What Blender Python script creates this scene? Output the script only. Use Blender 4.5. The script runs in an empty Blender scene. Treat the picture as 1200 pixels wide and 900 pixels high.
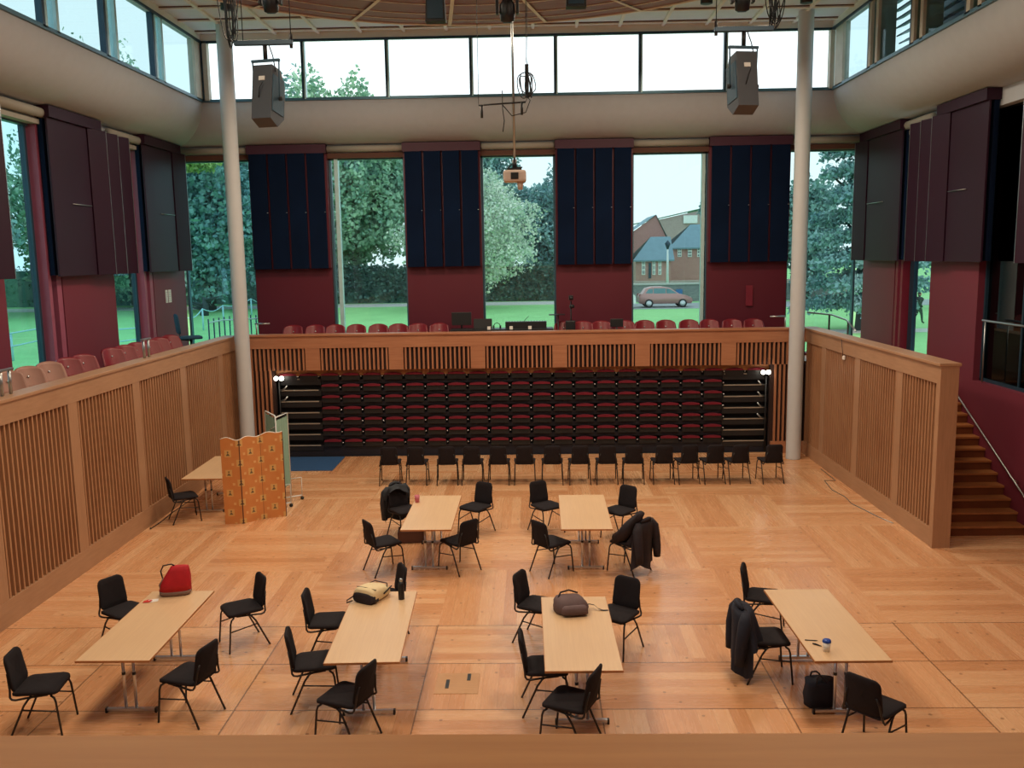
import bpy, bmesh, math, random
from mathutils import Vector, Matrix, noise
C = bpy.context.scene.collection
R = math.radians
PI = math.pi
random.seed(7)

# ------------------------------------------------------------------ camera model
H = 4.7
YAW, PITCH, ROLL, F = .02379, .14353, -.01589, 1044.57
def cam_axes():
    cy, sy, cp, sp = math.cos(YAW), math.sin(YAW), math.cos(PITCH), math.sin(PITCH)
    d = Vector((-sy*cp, cy*cp, -sp)); r = Vector((cy, sy, 0)); u = r.cross(d)
    r2 = r*math.cos(ROLL)+u*math.sin(ROLL); u2 = u*math.cos(ROLL)-r*math.sin(ROLL)
    return r2, u2, d
CR, CU, CD = cam_axes()
def at(x, y, val, ax=1):
    v = CD*F + CR*(x-600) + CU*(450-y)
    o = Vector((0, 0, H)); t = (val-o[ax])/v[ax]
    return o+v*t

# ------------------------------------------------------------------ materials
def s2l(c):
    return tuple(((v/255)/12.92 if v/255 <= .04045 else ((v/255+.055)/1.055)**2.4) for v in c)+(1,)
class NT:
    def __init__(s, name):
        s.m = bpy.data.materials.new(name); s.m.use_nodes = True; s.t = s.m.node_tree
        s.b = s.t.nodes['Principled BSDF']
    def n(s, typ, **k):
        x = s.t.nodes.new(typ)
        for a, v in k.items(): setattr(x, a, v)
        return x
    def l(s, a, b): s.t.links.new(a, b)
    def math(s, op, a, b=None, c=None):
        x = s.n('ShaderNodeMath', operation=op)
        for i, v in enumerate((a, b, c)):
            if v is None: continue
            if isinstance(v, (int, float)): x.inputs[i].default_value = v
            else: s.l(v, x.inputs[i])
        return x.outputs[0]
    def mix(s, f, a, b):
        x = s.n('ShaderNodeMix', data_type='RGBA')
        for sock, v in ((x.inputs[0], f), (x.inputs[6], a), (x.inputs[7], b)):
            if isinstance(v, (int, float, tuple)): sock.default_value = v
            else: s.l(v, sock)
        return x.outputs[2]
    def coords(s, kind='Object'):
        return s.n('ShaderNodeTexCoord').outputs[kind]
def mat(name, col, rough=.5, metal=0, var=.08, scale=6, bump=0, bscale=40, stretch=None, spec=.5, emit=None, sheen=0):
    """a painted / fabric / metal surface: a colour broken up by noise"""
    k = NT(name); c = s2l(col)
    co = k.coords(); mp = k.n('ShaderNodeMapping'); k.l(co, mp.inputs[0])
    if stretch: mp.inputs['Scale'].default_value = stretch
    nz = k.n('ShaderNodeTexNoise'); nz.inputs['Scale'].default_value = scale; nz.inputs['Detail'].default_value = 4
    k.l(mp.outputs[0], nz.inputs['Vector'])
    a = tuple(v*(1-var*2) for v in c[:3])+(1,); b = tuple(min(1, v*(1+var*2)) for v in c[:3])+(1,)
    k.l(k.mix(nz.outputs[0], a, b), k.b.inputs['Base Color'])
    k.b.inputs['Roughness'].default_value = rough; k.b.inputs['Metallic'].default_value = metal
    k.b.inputs['Specular IOR Level'].default_value = spec
    if sheen: k.b.inputs['Sheen Weight'].default_value = sheen
    if bump:
        n2 = k.n('ShaderNodeTexNoise'); n2.inputs['Scale'].default_value = bscale; k.l(mp.outputs[0], n2.inputs['Vector'])
        bp = k.n('ShaderNodeBump'); bp.inputs['Strength'].default_value = bump; bp.inputs['Distance'].default_value = .01
        k.l(n2.outputs[0], bp.inputs['Height']); k.l(bp.outputs[0], k.b.inputs['Normal'])
    if emit:
        k.b.inputs['Emission Color'].default_value = s2l(emit[0]); k.b.inputs['Emission Strength'].default_value = emit[1]
    return k.m
def wood(name, c1, c2, rough=.4, scale=(1, 1, 1), grain=14, axis=0):
    k = NT(name); co = k.coords(); mp = k.n('ShaderNodeMapping'); k.l(co, mp.inputs[0]); mp.inputs['Scale'].default_value = scale
    nz = k.n('ShaderNodeTexNoise'); nz.inputs['Scale'].default_value = grain; nz.inputs['Detail'].default_value = 6; nz.inputs['Roughness'].default_value = .6
    k.l(mp.outputs[0], nz.inputs['Vector'])
    n2 = k.n('ShaderNodeTexNoise'); n2.inputs['Scale'].default_value = 1.1; k.l(co, n2.inputs['Vector'])
    f = k.math('ADD', k.math('MULTIPLY', nz.outputs[0], .65), k.math('MULTIPLY', n2.outputs[0], .35))
    rp = k.n('ShaderNodeMapRange'); k.l(f, rp.inputs[0]); rp.inputs[1].default_value = .32; rp.inputs[2].default_value = .68
    k.l(k.mix(rp.outputs[0], s2l(c1), s2l(c2)), k.b.inputs['Base Color']); k.b.inputs['Roughness'].default_value = rough
    return k.m
def glass_mat(name, tint, gloss=.06, rough=0.0):
    k = NT(name); t = k.n('ShaderNodeBsdfTransparent'); t.inputs[0].default_value = tint+(1,)
    g = k.n('ShaderNodeBsdfGlossy'); g.inputs['Roughness'].default_value = rough; g.inputs[0].default_value = (.8, .95, 1, 1)
    nz = k.n('ShaderNodeTexNoise'); nz.inputs['Scale'].default_value = .7; k.l(k.coords(), nz.inputs['Vector'])
    fac = k.math('ADD', k.math('MULTIPLY', nz.outputs[0], gloss*.5), gloss*.75)
    ms = k.n('ShaderNodeMixShader'); k.l(fac, ms.inputs[0]); k.l(t.outputs[0], ms.inputs[1]); k.l(g.outputs[0], ms.inputs[2])
    out = k.t.nodes['Material Output']; k.l(ms.outputs[0], out.inputs[0]); return k.m

def floor_mat():
    k = NT('oak floor'); co = k.coords(); sep = k.n('ShaderNodeSeparateXYZ'); k.l(co, sep.inputs[0])
    X, Y = sep.outputs[0], sep.outputs[1]
    M = k.math
    near = M('LESS_THAN', Y, 10.87)
    by1 = M('FLOOR', M('DIVIDE', M('SUBTRACT', Y, 8.73), 1.07))
    by2 = M('FLOOR', M('DIVIDE', M('SUBTRACT', Y, 10.87), 2.04))
    by = M('ADD', M('MULTIPLY', near, by1), M('MULTIPLY', M('SUBTRACT', 1, near), by2))
    bx = M('FLOOR', M('DIVIDE', M('ADD', X, 1.26), 1.93))
    par = M('FLOORED_MODULO', M('ADD', bx, by), 2)
    # basket-weave: along-coordinate u, across-coordinate v
    def sel(a, b): return M('ADD', M('MULTIPLY', par, a), M('MULTIPLY', M('SUBTRACT', 1, par), b))
    U = sel(X, Y); V = sel(Y, X)
    pv = M('FLOOR', M('DIVIDE', M('ADD', V, .08), .172))
    # long boards staggered in u
    off = k.n('ShaderNodeTexWhiteNoise', noise_dimensions='2D'); cv = k.n('ShaderNodeCombineXYZ'); k.l(pv, cv.inputs[0]); k.l(bx, cv.inputs[1]); k.l(cv.outputs[0], off.inputs['Vector'])
    pu = M('FLOOR', M('ADD', M('DIVIDE', U, 5.8), off.outputs[0]))
    wn = k.n('ShaderNodeTexWhiteNoise', noise_dimensions='3D'); cv2 = k.n('ShaderNodeCombineXYZ')
    k.l(M('ADD', pv, M('MULTIPLY', bx, 17)), cv2.inputs[0]); k.l(M('ADD', pu, M('MULTIPLY', by, 9)), cv2.inputs[1]); k.l(par, cv2.inputs[2]); k.l(cv2.outputs[0], wn.inputs['Vector'])
    g = k.n('ShaderNodeTexNoise'); g.inputs['Scale'].default_value = 1; g.inputs['Detail'].default_value = 5
    cv3 = k.n('ShaderNodeCombineXYZ'); k.l(M('MULTIPLY', U, 2.2), cv3.inputs[0]); k.l(M('MULTIPLY', V, 26), cv3.inputs[1]); k.l(M('MULTIPLY', wn.outputs[0], 20), cv3.inputs[2]); k.l(cv3.outputs[0], g.inputs['Vector'])
    big = k.n('ShaderNodeTexNoise'); big.inputs['Scale'].default_value = .35; k.l(co, big.inputs['Vector'])
    f = M('ADD', M('ADD', M('MULTIPLY', wn.outputs[0], .42), M('MULTIPLY', g.outputs[0], .28)), M('MULTIPLY', big.outputs[0], .5))
    cr = k.n('ShaderNodeValToRGB'); k.l(f, cr.inputs[0]); e = cr.color_ramp.elements
    e[0].position = .15; e[0].color = s2l(FLOOR_C[0]); e[1].position = 1.0; e[1].color = s2l(FLOOR_C[2])
    m = cr.color_ramp.elements.new(.55); m.color = s2l(FLOOR_C[1])
    col = cr.outputs[0]
    # knots
    vo = k.n('ShaderNodeTexVoronoi', voronoi_dimensions='2D'); vo.inputs['Scale'].default_value = 1.9; k.l(co, vo.inputs['Vector'])
    kn = M('LESS_THAN', vo.outputs['Distance'], .034)
    col = k.mix(M('MULTIPLY', kn, .55), col, s2l((95, 55, 30)))
    # board joints (faint) and dark seams between the stage panels in the near field
    fv = M('FRACT', M('DIVIDE', M('ADD', V, .08), .172)); jt = M('LESS_THAN', fv, .03)
    col = k.mix(M('MULTIPLY', jt, .30), col, s2l((120, 75, 40)))
    def seam(c, o, p, w):
        fr = M('FRACT', M('DIVIDE', M('SUBTRACT', c, o), p)); return M('LESS_THAN', M('MULTIPLY', M('MINIMUM', fr, M('SUBTRACT', 1, fr)), p), w)
    sm = M('MAXIMUM', seam(X, -1.26, 1.93, .008), seam(Y, 8.73, 1.07, .008))
    far1 = M('LESS_THAN', Y, 10.90)
    col = k.mix(M('MULTIPLY', M('MULTIPLY', sm, far1), .75), col, s2l((80, 50, 30)))
    k.l(col, k.b.inputs['Base Color'])
    k.b.inputs['Roughness'].default_value = .32; k.b.inputs['Specular IOR Level'].default_value = .7
    rr = k.n('ShaderNodeMapRange'); k.l(g.outputs[0], rr.inputs[0]); rr.inputs[3].default_value = .20; rr.inputs[4].default_value = .34; k.l(rr.outputs[0], k.b.inputs['Roughness'])
    return k.m
FLOOR_C = ((184, 126, 84), (212, 156, 112), (228, 184, 142))
M = {}
M['floor'] = floor_mat()
M['oak'] = wood('oak panelling', (162, 122, 92), (180, 140, 108), .45, (5, .6, 5), 5)
M['oak_p'] = wood('oak posts', (160, 120, 90), (180, 138, 106), .45, (7, 7, .5), 5)
M['oak_v'] = wood('oak slats', (160, 112, 80), (186, 140, 104), .45, (14, 14, .6), 3)
M['oak_far'] = wood('redder oak', (160, 104, 74), (182, 126, 92), .45, (.4, 4, 6), 4)
M['oak_far_v'] = wood('redder oak slats', (158, 102, 72), (184, 126, 92), .45, (14, 14, .6), 3)
M['void'] = mat('dark backing behind slats', (40, 19, 14), .8)
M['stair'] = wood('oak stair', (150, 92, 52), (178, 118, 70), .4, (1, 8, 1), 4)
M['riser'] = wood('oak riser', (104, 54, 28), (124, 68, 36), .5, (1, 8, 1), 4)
M['ledge'] = wood('varnished ledge', (206, 134, 68), (222, 152, 84), .6, (.5, 7, 1), 6)
M['beech'] = wood('beech laminate', (212, 176, 138), (224, 190, 150), .35, (30, 1, 1), 2)
M['beech_edge'] = wood('beech edge', (176, 112, 62), (190, 126, 74), .4)
M['white'] = mat('off white plaster', (180, 186, 194), .85, var=.03)
M['col'] = mat('white painted column', (196, 200, 204), .55, var=.02)
M['ceil'] = mat('pale ceiling board', (214, 222, 228), .8, var=.03)
M['batten'] = mat('cream batten', (226, 222, 212), .7, var=.02)
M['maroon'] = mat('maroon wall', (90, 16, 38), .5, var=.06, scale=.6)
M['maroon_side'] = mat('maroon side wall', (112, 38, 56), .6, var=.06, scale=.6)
M['maroon_trim'] = mat('maroon trim', (120, 26, 48), .5)
M['header'] = mat('plum maroon header', (62, 18, 42), .6)
M['navy'] = mat('navy acoustic fabric', (9, 25, 50), .95, var=.2, scale=1.5, spec=.15)
M['plum'] = mat('plum lacquer panel', (46, 18, 38), .5, spec=.3, var=.1, scale=.8)
M['pink'] = mat('pink painted window post', (150, 76, 100), .5)
M['frame'] = mat('blue grey aluminium', (70, 110, 128), .4, metal=.3)
M['frame_dk'] = mat('dark aluminium', (40, 66, 84), .4, metal=.3)
M['frame_lt'] = mat('pale green mullion', (186, 222, 226), .4, metal=.2)
M['frame_cream'] = mat('cream mullion', (190, 184, 170), .6)
M['blind'] = mat('cream roller blind box', (156, 152, 142), .7, var=.03)
M['glass'] = glass_mat('clear cyan glass', (.74, .85, .86), .05)
M['glass_l'] = glass_mat('blue side glass', (.60, .80, .84), .05)
M['glass_top'] = glass_mat('clerestory glass', (.95, .99, 1.0), .04)
M['glass_blue'] = glass_mat('blue clerestory glass', (.64, .76, .78), .04)
M['black'] = mat('black fabric', (34, 30, 34), .9, var=.12, scale=30, spec=.25)
M['blackframe'] = mat('black tube', (30, 26, 28), .4)
M['blackp'] = mat('black plastic', (26, 28, 32), .45)
M['chrome'] = mat('chrome', (215, 220, 228), .28, metal=1, var=.02)
M['steel'] = mat('brushed steel', (178, 184, 186), .3, metal=.9)
M['red'] = mat('red seat fabric', (158, 22, 44), .7, var=.12, scale=8)
M['redplastic'] = mat('red seat shell', (122, 26, 38), .4, var=.08)
M['tan'] = mat('reflection tinted seat shell', (156, 114, 100), .45, var=.08)  # reflection over the red seats, painted into the colour as tan
M['darkred'] = mat('tip-up cushion', (112, 12, 36), .85, var=.2, scale=5)
M['seatnavy'] = mat('navy riser board', (17, 19, 34), .6, var=.25, scale=2)
M['nosing'] = mat('aluminium nosing', (168, 160, 148), .4, metal=.3)
M['bluemat'] = mat('blue mat', (36, 78, 124), .9, var=.1, scale=20, bump=.2)
M['spk'] = mat('grey speaker', (70, 74, 82), .5)
M['spk2'] = mat('blue grey grille', (62, 96, 118), .5, bump=.4, bscale=120)
M['cable'] = mat('black cable', (24, 30, 36), .5)
M['teal'] = mat('blue chair fabric', (22, 66, 92), .8)
M['redbag'] = mat('red canvas', (186, 18, 34), .7, var=.12, scale=10, bump=.3, bscale=18)
M['greybag'] = mat('taupe canvas', (126, 98, 88), .8)
M['cream'] = mat('cream canvas', (226, 206, 164), .75, var=.08, scale=9, bump=.3, bscale=16)
M['taupe'] = mat('brown grey canvas', (98, 78, 80), .8, var=.15, scale=9, bump=.4, bscale=14)
M['navycloth'] = mat('dark navy cloth', (24, 28, 44), .85, var=.25, scale=6, bump=.3, bscale=20)
M['blackcloth'] = mat('charcoal cloth', (38, 32, 40), .85, var=.25, scale=6, bump=.3, bscale=20)
M['puffer'] = mat('dark shell jacket', (32, 36, 44), .75, var=.2, scale=6, bump=.4, bscale=14)
M['bluelid'] = mat('blue plastic', (30, 70, 160), .4)
M['paper'] = mat('white paper', (236, 232, 226), .8, var=.02)
M['redpaper'] = mat('red paper', (200, 50, 40), .8)
M['pinkcup'] = mat('pink cup', (196, 104, 120), .5)
M['brown'] = mat('brown box', (92, 60, 48), .8)
M['green'] = mat('pale green curtain', (140, 176, 160), .85, bump=.3, bscale=10, stretch=(8, 8, .3))
M['whiteframe'] = mat('white enamel', (220, 226, 226), .35)
M['lamp'] = mat('lit work lamp', (255, 250, 235), .5, emit=((255, 246, 225), 14))
M['lens'] = mat('lit lens', (230, 240, 250), .3, emit=((220, 240, 255), 1.2))
M['silver'] = mat('silver stud', (190, 190, 195), .3, metal=.7)
M['projector'] = mat('beige projector', (202, 184, 172), .5)
M['canopy'] = mat('mahogany canopy', (138, 90, 84), .5, var=.15, scale=1.2, stretch=(1, 4, 1))
# outdoors
M['lawn'] = mat('lawn', (140, 200, 130), .95, var=.10, scale=.6, bump=.3, bscale=30)
M['path'] = mat('pale path', (190, 190, 186), .9)
M['asphalt'] = mat('asphalt', (150, 156, 158), .9)
M['bark'] = mat('bark', (60, 72, 74), .9)
def hazy_leaf(name, a, b, sc=.5):  # colours passed in are paled towards cyan, painting haze into the foliage
    k = NT(name); nz = k.n('ShaderNodeTexNoise'); nz.inputs['Scale'].default_value = sc; nz.inputs['Detail'].default_value = 6; nz.inputs['Roughness'].default_value = .8
    k.l(k.coords(), nz.inputs['Vector'])
    rp = k.n('ShaderNodeMapRange'); k.l(nz.outputs[0], rp.inputs[0]); rp.inputs[1].default_value = .38; rp.inputs[2].default_value = .62
    k.l(k.mix(rp.outputs[0], s2l(a), s2l(b)), k.b.inputs['Base Color']); k.b.inputs['Roughness'].default_value = .8; return k.m
M['leaf_dark'] = hazy_leaf('dark leaves', (92, 134, 142), (148, 186, 174))
M['leaf_mid'] = hazy_leaf('mid leaves', (106, 156, 138), (178, 212, 178))
M['leaf_birch'] = hazy_leaf('silvery leaves', (172, 196, 182), (236, 240, 224), .9)
M['leaf_gold'] = hazy_leaf('yellowing leaves', (130, 160, 110), (204, 204, 128))
M['leaf_cedar'] = hazy_leaf('cedar needles', (92, 136, 146), (152, 188, 186), .7)
M['hedge'] = hazy_leaf('hedge leaves', (66, 108, 108), (112, 146, 134), 1.5)
def brick(name, c1, c2, mo, sc=3.0):
    k = NT(name); b = k.n('ShaderNodeTexBrick'); mp = k.n('ShaderNodeMapping'); mp.inputs['Rotation'].default_value = (R(90), 0, 0)
    k.l(k.coords(), mp.inputs[0]); k.l(mp.outputs[0], b.inputs['Vector']); b.inputs['Scale'].default_value = sc
    b.inputs['Color1'].default_value = s2l(c1); b.inputs['Color2'].default_value = s2l(c2); b.inputs['Mortar'].default_value = s2l(mo)
    k.l(b.outputs[0], k.b.inputs['Base Color']); k.b.inputs['Roughness'].default_value = .9; return k.m
M['brick'] = brick('house brick', (190, 136, 130), (174, 122, 118), (196, 170, 164))
M['brick2'] = brick('pale brick', (186, 164, 160), (170, 148, 146), (190, 180, 176))
M['stone'] = brick('garden stone wall', (136, 140, 142), (112, 118, 122), (150, 152, 152), 2.2)
M['slate'] = mat('slate roof', (116, 146, 160), .7, var=.08, scale=2)
M['winwhite'] = mat('white window paint', (236, 240, 240), .5)
M['winglass'] = mat('dark window glass', (60, 84, 98), .1)
M['car'] = mat('copper car paint', (176, 132, 128), .3, metal=.3, var=.03)
M['carglass'] = mat('car glass', (90, 130, 140), .1)
M['tyre'] = mat('tyre', (36, 38, 40), .8)
M['skin'] = mat('skin', (190, 140, 120), .6)
M['rope'] = mat('pale blue rope', (170, 214, 226), .6)
M['signblue'] = mat('blue sign', (50, 110, 170), .6)
def screen_mat():
    """orange cloth with beige squares that hold small dark figures, in a half-drop repeat"""
    k = NT('orange printed cloth'); uv = k.n('ShaderNodeTexCoord').outputs['UV']; sep = k.n('ShaderNodeSeparateXYZ'); k.l(uv, sep.inputs[0])
    m = k.math; U, V = sep.outputs[0], sep.outputs[1]
    col = s2l((206, 124, 58)); nz = k.n('ShaderNodeTexNoise'); nz.inputs['Scale'].default_value = 5; k.l(k.coords(), nz.inputs['Vector'])
    c = k.mix(nz.outputs[0], s2l((196, 122, 62)), s2l((212, 146, 86)))
    def cell(pu, pv, ou, ov):
        iu = m('FLOOR', m('DIVIDE', m('SUBTRACT', U, ou), pu))
        vv = m('SUBTRACT', m('SUBTRACT', V, ov), m('MULTIPLY', m('FLOORED_MODULO', iu, 2), pv*.5))
        fu = m('SUBTRACT', m('MULTIPLY', m('FRACT', m('DIVIDE', m('SUBTRACT', U, ou), pu)), pu), pu*.5)
        fv = m('SUBTRACT', m('MULTIPLY', m('FRACT', m('DIVIDE', vv, pv)), pv), pv*.5)
        return fu, fv
    def box(fu, fv, a, b): return m('MULTIPLY', m('LESS_THAN', m('ABSOLUTE', fu), a), m('LESS_THAN', m('ABSOLUTE', fv), b))
    fu, fv = cell(.205, .36, .02, .03)
    c = k.mix(m('MULTIPLY', box(fu, fv, .058, .064), .75), c, s2l((214, 178, 112)))
    # little seated figure: triangle body, round head, base line
    tri = m('MULTIPLY', m('LESS_THAN', m('ADD', m('MULTIPLY', m('ABSOLUTE', fu), 1.5), fv), .012), m('GREATER_THAN', fv, -.042))
    head = m('LESS_THAN', m('ADD', m('POWER', fu, 2), m('POWER', m('SUBTRACT', fv, .026), 2)), .00022)
    c = k.mix(m('MULTIPLY', m('MAXIMUM', tri, head), .85), c, s2l((74, 74, 60)))
    fu, fv = cell(.205, .36, .10, .19)
    c = k.mix(m('MULTIPLY', box(fu, fv, .022, .022), .6), c, s2l((226, 190, 130)))
    k.l(c, k.b.inputs['Base Color']); k.b.inputs['Roughness'].default_value = .85; return k.m
M['print'] = screen_mat()

# ------------------------------------------------------------------ mesh builder
class MB:
    def __init__(s): s.v = []; s.f = []; s.sm = []
    def add(s, vs, fs, smooth=False):
        b = len(s.v); s.v += [tuple(v) for v in vs]; s.f += [tuple(b+i for i in f) for f in fs]; s.sm += [smooth]*len(fs); return s
    def box(s, x0, x1, y0, y1, z0, z1, mt=None, bev=0):
        if bev:
            bm = bmesh.new(); bmesh.ops.create_cube(bm, size=1)
            for v in bm.verts: v.co = Vector(((x0+x1)/2+v.co.x*(x1-x0), (y0+y1)/2+v.co.y*(y1-y0), (z0+z1)/2+v.co.z*(z1-z0)))
            bmesh.ops.bevel(bm, geom=bm.edges[:], offset=bev, segments=2, affect='EDGES', profile=.5)
            bm.verts.index_update(); vs = [mt@v.co if mt else v.co.copy() for v in bm.verts]; fs = [[v.index for v in f.verts] for f in bm.faces]; bm.free()
            return s.add(vs, fs)
        vs = [Vector(p) for p in ((x0, y0, z0), (x1, y0, z0), (x1, y1, z0), (x0, y1, z0), (x0, y0, z1), (x1, y0, z1), (x1, y1, z1), (x0, y1, z1))]
        if mt: vs = [mt@v for v in vs]
        return s.add(vs, [(0, 3, 2, 1), (4, 5, 6, 7), (0, 1, 5, 4), (1, 2, 6, 5), (2, 3, 7, 6), (3, 0, 4, 7)])
    def tube(s, pts, r, seg=8, cap=True):
        pts = [Vector(p) for p in pts]; n = len(pts); rs = r if isinstance(r, (list, tuple)) else [r]*n
        vs = []; fs = []; up = None
        for i, p in enumerate(pts):
            t = (pts[min(i+1, n-1)]-pts[max(i-1, 0)]).normalized()
            if up is None:
                a = Vector((0, 0, 1)) if abs(t.z) < .9 else Vector((1, 0, 0)); up = t.cross(a).normalized()
            up = (up-t*up.dot(t)).normalized(); w = t.cross(up)
            for j in range(seg):
                a = 2*PI*j/seg; vs.append(p+(up*math.cos(a)+w*math.sin(a))*rs[i])
        for i in range(n-1):
            for j in range(seg): fs.append((i*seg+j, i*seg+(j+1) % seg, (i+1)*seg+(j+1) % seg, (i+1)*seg+j))
        if cap: fs.append(tuple(range(seg))[::-1]); fs.append(tuple((n-1)*seg+j for j in range(seg)))
        return s.add(vs, fs, True)
    def rings(s, rings, cap=True, smooth=True):
        n = len(rings[0]); vs = [v for r in rings for v in r]; fs = []
        for i in range(len(rings)-1):
            for j in range(n): fs.append((i*n+j, i*n+(j+1) % n, (i+1)*n+(j+1) % n, (i+1)*n+j))
        if cap: fs.append(tuple(range(n))[::-1]); fs.append(tuple((len(rings)-1)*n+j for j in range(n)))
        return s.add(vs, fs, smooth)
    def lathe(s, prof, c=(0, 0, 0), seg=20, mt=None):
        c = Vector(c); rr = []
        for r, z in prof:
            ring = [c+Vector((r*math.cos(2*PI*j/seg), r*math.sin(2*PI*j/seg), z)) for j in range(seg)]
            rr.append([mt@v for v in ring] if mt else ring)
        return s.rings(rr)
    def quad(s, a, b, c, d): return s.add([a, b, c, d], [(0, 1, 2, 3)])
    def prism(s, poly, y0, y1, mt=None):
        """outline in x,z swept along y"""
        n = len(poly); vs = [Vector((x, y0, z)) for x, z in poly]+[Vector((x, y1, z)) for x, z in poly]
        if mt: vs = [mt@v for v in vs]
        return s.add(vs, [tuple(range(n)), tuple(range(2*n-1, n-1, -1))]+[(i, i+n, (i+1) % n+n, (i+1) % n) for i in range(n)])
    def build(s, name, m, parent=None, loc=None, kind=None, label=None, sub=0, autosm=False):
        me = bpy.data.meshes.new(name); me.from_pydata(s.v, [], s.f); me.update()
        for p, q in zip(me.polygons, s.sm): p.use_smooth = q
        bm = bmesh.new(); bm.from_mesh(me); bmesh.ops.recalc_face_normals(bm, faces=bm.faces[:]); bm.to_mesh(me); bm.free()
        me.materials.append(m); o = bpy.data.objects.new(name, me); C.objects.link(o)
        if loc: o.location = loc
        if parent: o.parent = parent
        if kind: o['kind'] = kind
        if label: o['label'] = label
        if sub:
            md = o.modifiers.new('s', 'SUBSURF'); md.levels = sub; md.render_levels = sub
            for p in me.polygons: p.use_smooth = True
        return o
def tag(o, label, cat, group=None):
    o['label'] = label; o['category'] = cat
    if group: o['group'] = group
    return o
def thing(name, label, cat, loc=(0, 0, 0), rz=0, group=None):
    o = bpy.data.objects.new(name, None); o.empty_display_size = .1; C.objects.link(o); o.location = loc; o.rotation_euler = (0, 0, rz)
    return tag(o, label, cat, group)
def structure(name, kind='structure'):
    o = bpy.data.objects.new(name, None); C.objects.link(o); o['kind'] = kind; return o
def children(o): return [c for c in bpy.data.objects if c.parent == o]
def dup(o, loc, rz=None, label=None, group=None):
    kids = children(o); c = o.copy(); C.objects.link(c); c.location = loc
    if rz is not None: c.rotation_euler = (0, 0, rz)
    if label: c['label'] = label
    if group: c['group'] = group
    for k in kids:
        g = k.copy(); C.objects.link(g); g.parent = c
        for q in children(k):
            h = q.copy(); C.objects.link(h); h.parent = g
    return c

XL, XR, YF = -8.57, 8.05, 22.0        # outer window walls
CL, CRX, CYF = -7.5, 6.85, 21.0       # clerestory planes
BF = 2.15                             # balcony floor level
SOF, HEAD, SILL, CTOP, CEIL = 7.4, 7.1, 8.3, 9.58, 9.75
YB = -3.0                             # wall behind the viewer
GZ = .6                               # ground outside

# ------------------------------------------------------------------ floors
MB().box(-6.9, 8.05, YB, 20.75, -.2, 0).build('floor', M['floor'], kind='structure')
fb = MB(); fb.box(XL, -7.1, YB, YF, BF-.2, BF); fb.box(XL, XR, 20.8, YF, BF-.2, BF); fb.box(6.55, XR, 17.3, 20.8, BF-.2, BF)
fb.build('floor_balcony', M['stair'], kind='structure')
# floor hatch
ht = thing('floor_hatch', 'small square access hatch with two dark slots set in the oak floor', 'hatch', (-.88, 9.31, 0))
MB().box(-.24, .24, -.24, .24, 0.0, .004).build('hatch_lid', wood('hatch oak', (186, 138, 94), (206, 160, 114), .35, (1, 8, 1), 4), ht)
MB().box(-.13, -.09, -.12, .08, .004, .007).build('slot', M['blackp'], ht)
MB().box(.10, .14, .06, .22, .004, .007).build('slot', M['blackp'], ht)

# ------------------------------------------------------------------ slatted balustrade walls round the hall
def slat_strip(mb, p0, p1, z0, z1, depth_dir, pitch=.106, w=.034, d=.06, skip=()):
    """vertical slats between two points on plan"""
    p0, p1 = Vector(p0), Vector(p1); L = (p1-p0).length; t = (p1-p0)/L; n = Vector(depth_dir); k = int(L/pitch)
    for i in range(k):
        c = p0+t*(pitch*(i+.5)*(L/(k*pitch)))
        a = c-t*w/2; b = c+t*w/2
        vs = [a, b, b+n*d, a+n*d]
        mb.add([(v.x, v.y, z0) for v in vs]+[(v.x, v.y, z1) for v in vs], [(0, 1, 5, 4), (1, 2, 6, 5), (2, 3, 7, 6), (3, 0, 4, 7), (4, 5, 6, 7)])
# left
w = structure('wall_left_balustrade')
MB().box(-7.12, -6.96, YB, 20.75, 0, 2.93).build('backing', M['void'], w)
MB().box(-7.14, -6.88, YB, 20.6, 2.62, 2.90).build('top_band', M['oak'], w)
MB().box(-7.18, -6.86, YB, 20.6, 2.90, 2.95, bev=.008).build('cap_rail', M['oak'], w)
MB().box(-6.96, -6.88, YB, 20.6, 0, .34).build('baseboard', M['oak'], w)
posts = [2.2+2.13*i for i in range(9)]; posts = [8.6, 10.73, 12.86, 15.02, 17.12, 19.25]
edges = [YB]+posts+[20.6]
for y in posts: MB().box(-6.96, -6.885, y, y+.27, .34, 2.62).build('post', M['oak_p'], w)
sl = MB(); sl_y = [(posts[i]+.27, posts[i+1]) for i in range(len(posts)-1)]+[(posts[-1]+.27, 20.55), (6.4, 8.6)]
for a, b in sl_y: 
    q = MB(); slat_strip(q, (-6.955, a, 0), (-6.955, b, 0), .34, 2.62, (1, 0, 0)); q.build('slat_panel', M['oak_v'], w)
# right
w = structure('wall_right_balustrade')
MB().box(6.37, 6.46, 13.8, 20.75, 0, 2.93).build('backing', M['void'], w)
MB().box(6.285, 6.555, 13.86, 20.84, 2.62, 2.90).build('top_band', M['oak'], w)
MB().box(6.25, 6.59, 13.73, 20.84, 2.90, 2.95, bev=.008).build('cap_rail', M['oak'], w)
MB().box(6.29, 6.37, 13.86, 20.6, 0, .30).build('baseboard', M['oak'], w)
MB().box(6.28, 6.56, 13.74, 13.86, 0, 2.90).build('end_post', M['oak_p'], w)
MB().box(6.46, 6.56, 13.86, 20.75, 0, 2.90).build('outer_board', M['oak'], w)
rp = [15.18, 17.16, 19.18]
for y in rp: MB().box(6.295, 6.37, y, y+.26, .30, 2.62).build('post', M['oak_p'], w)
for a, b in ((13.86, 15.18), (15.44, 17.16), (17.42, 19.18), (19.44, 20.6)):
    q = MB(); slat_strip(q, (6.365, a, 0), (6.365, b, 0), .30, 2.62, (-1, 0, 0)); q.build('slat_panel', M['oak_v'], w)
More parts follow.
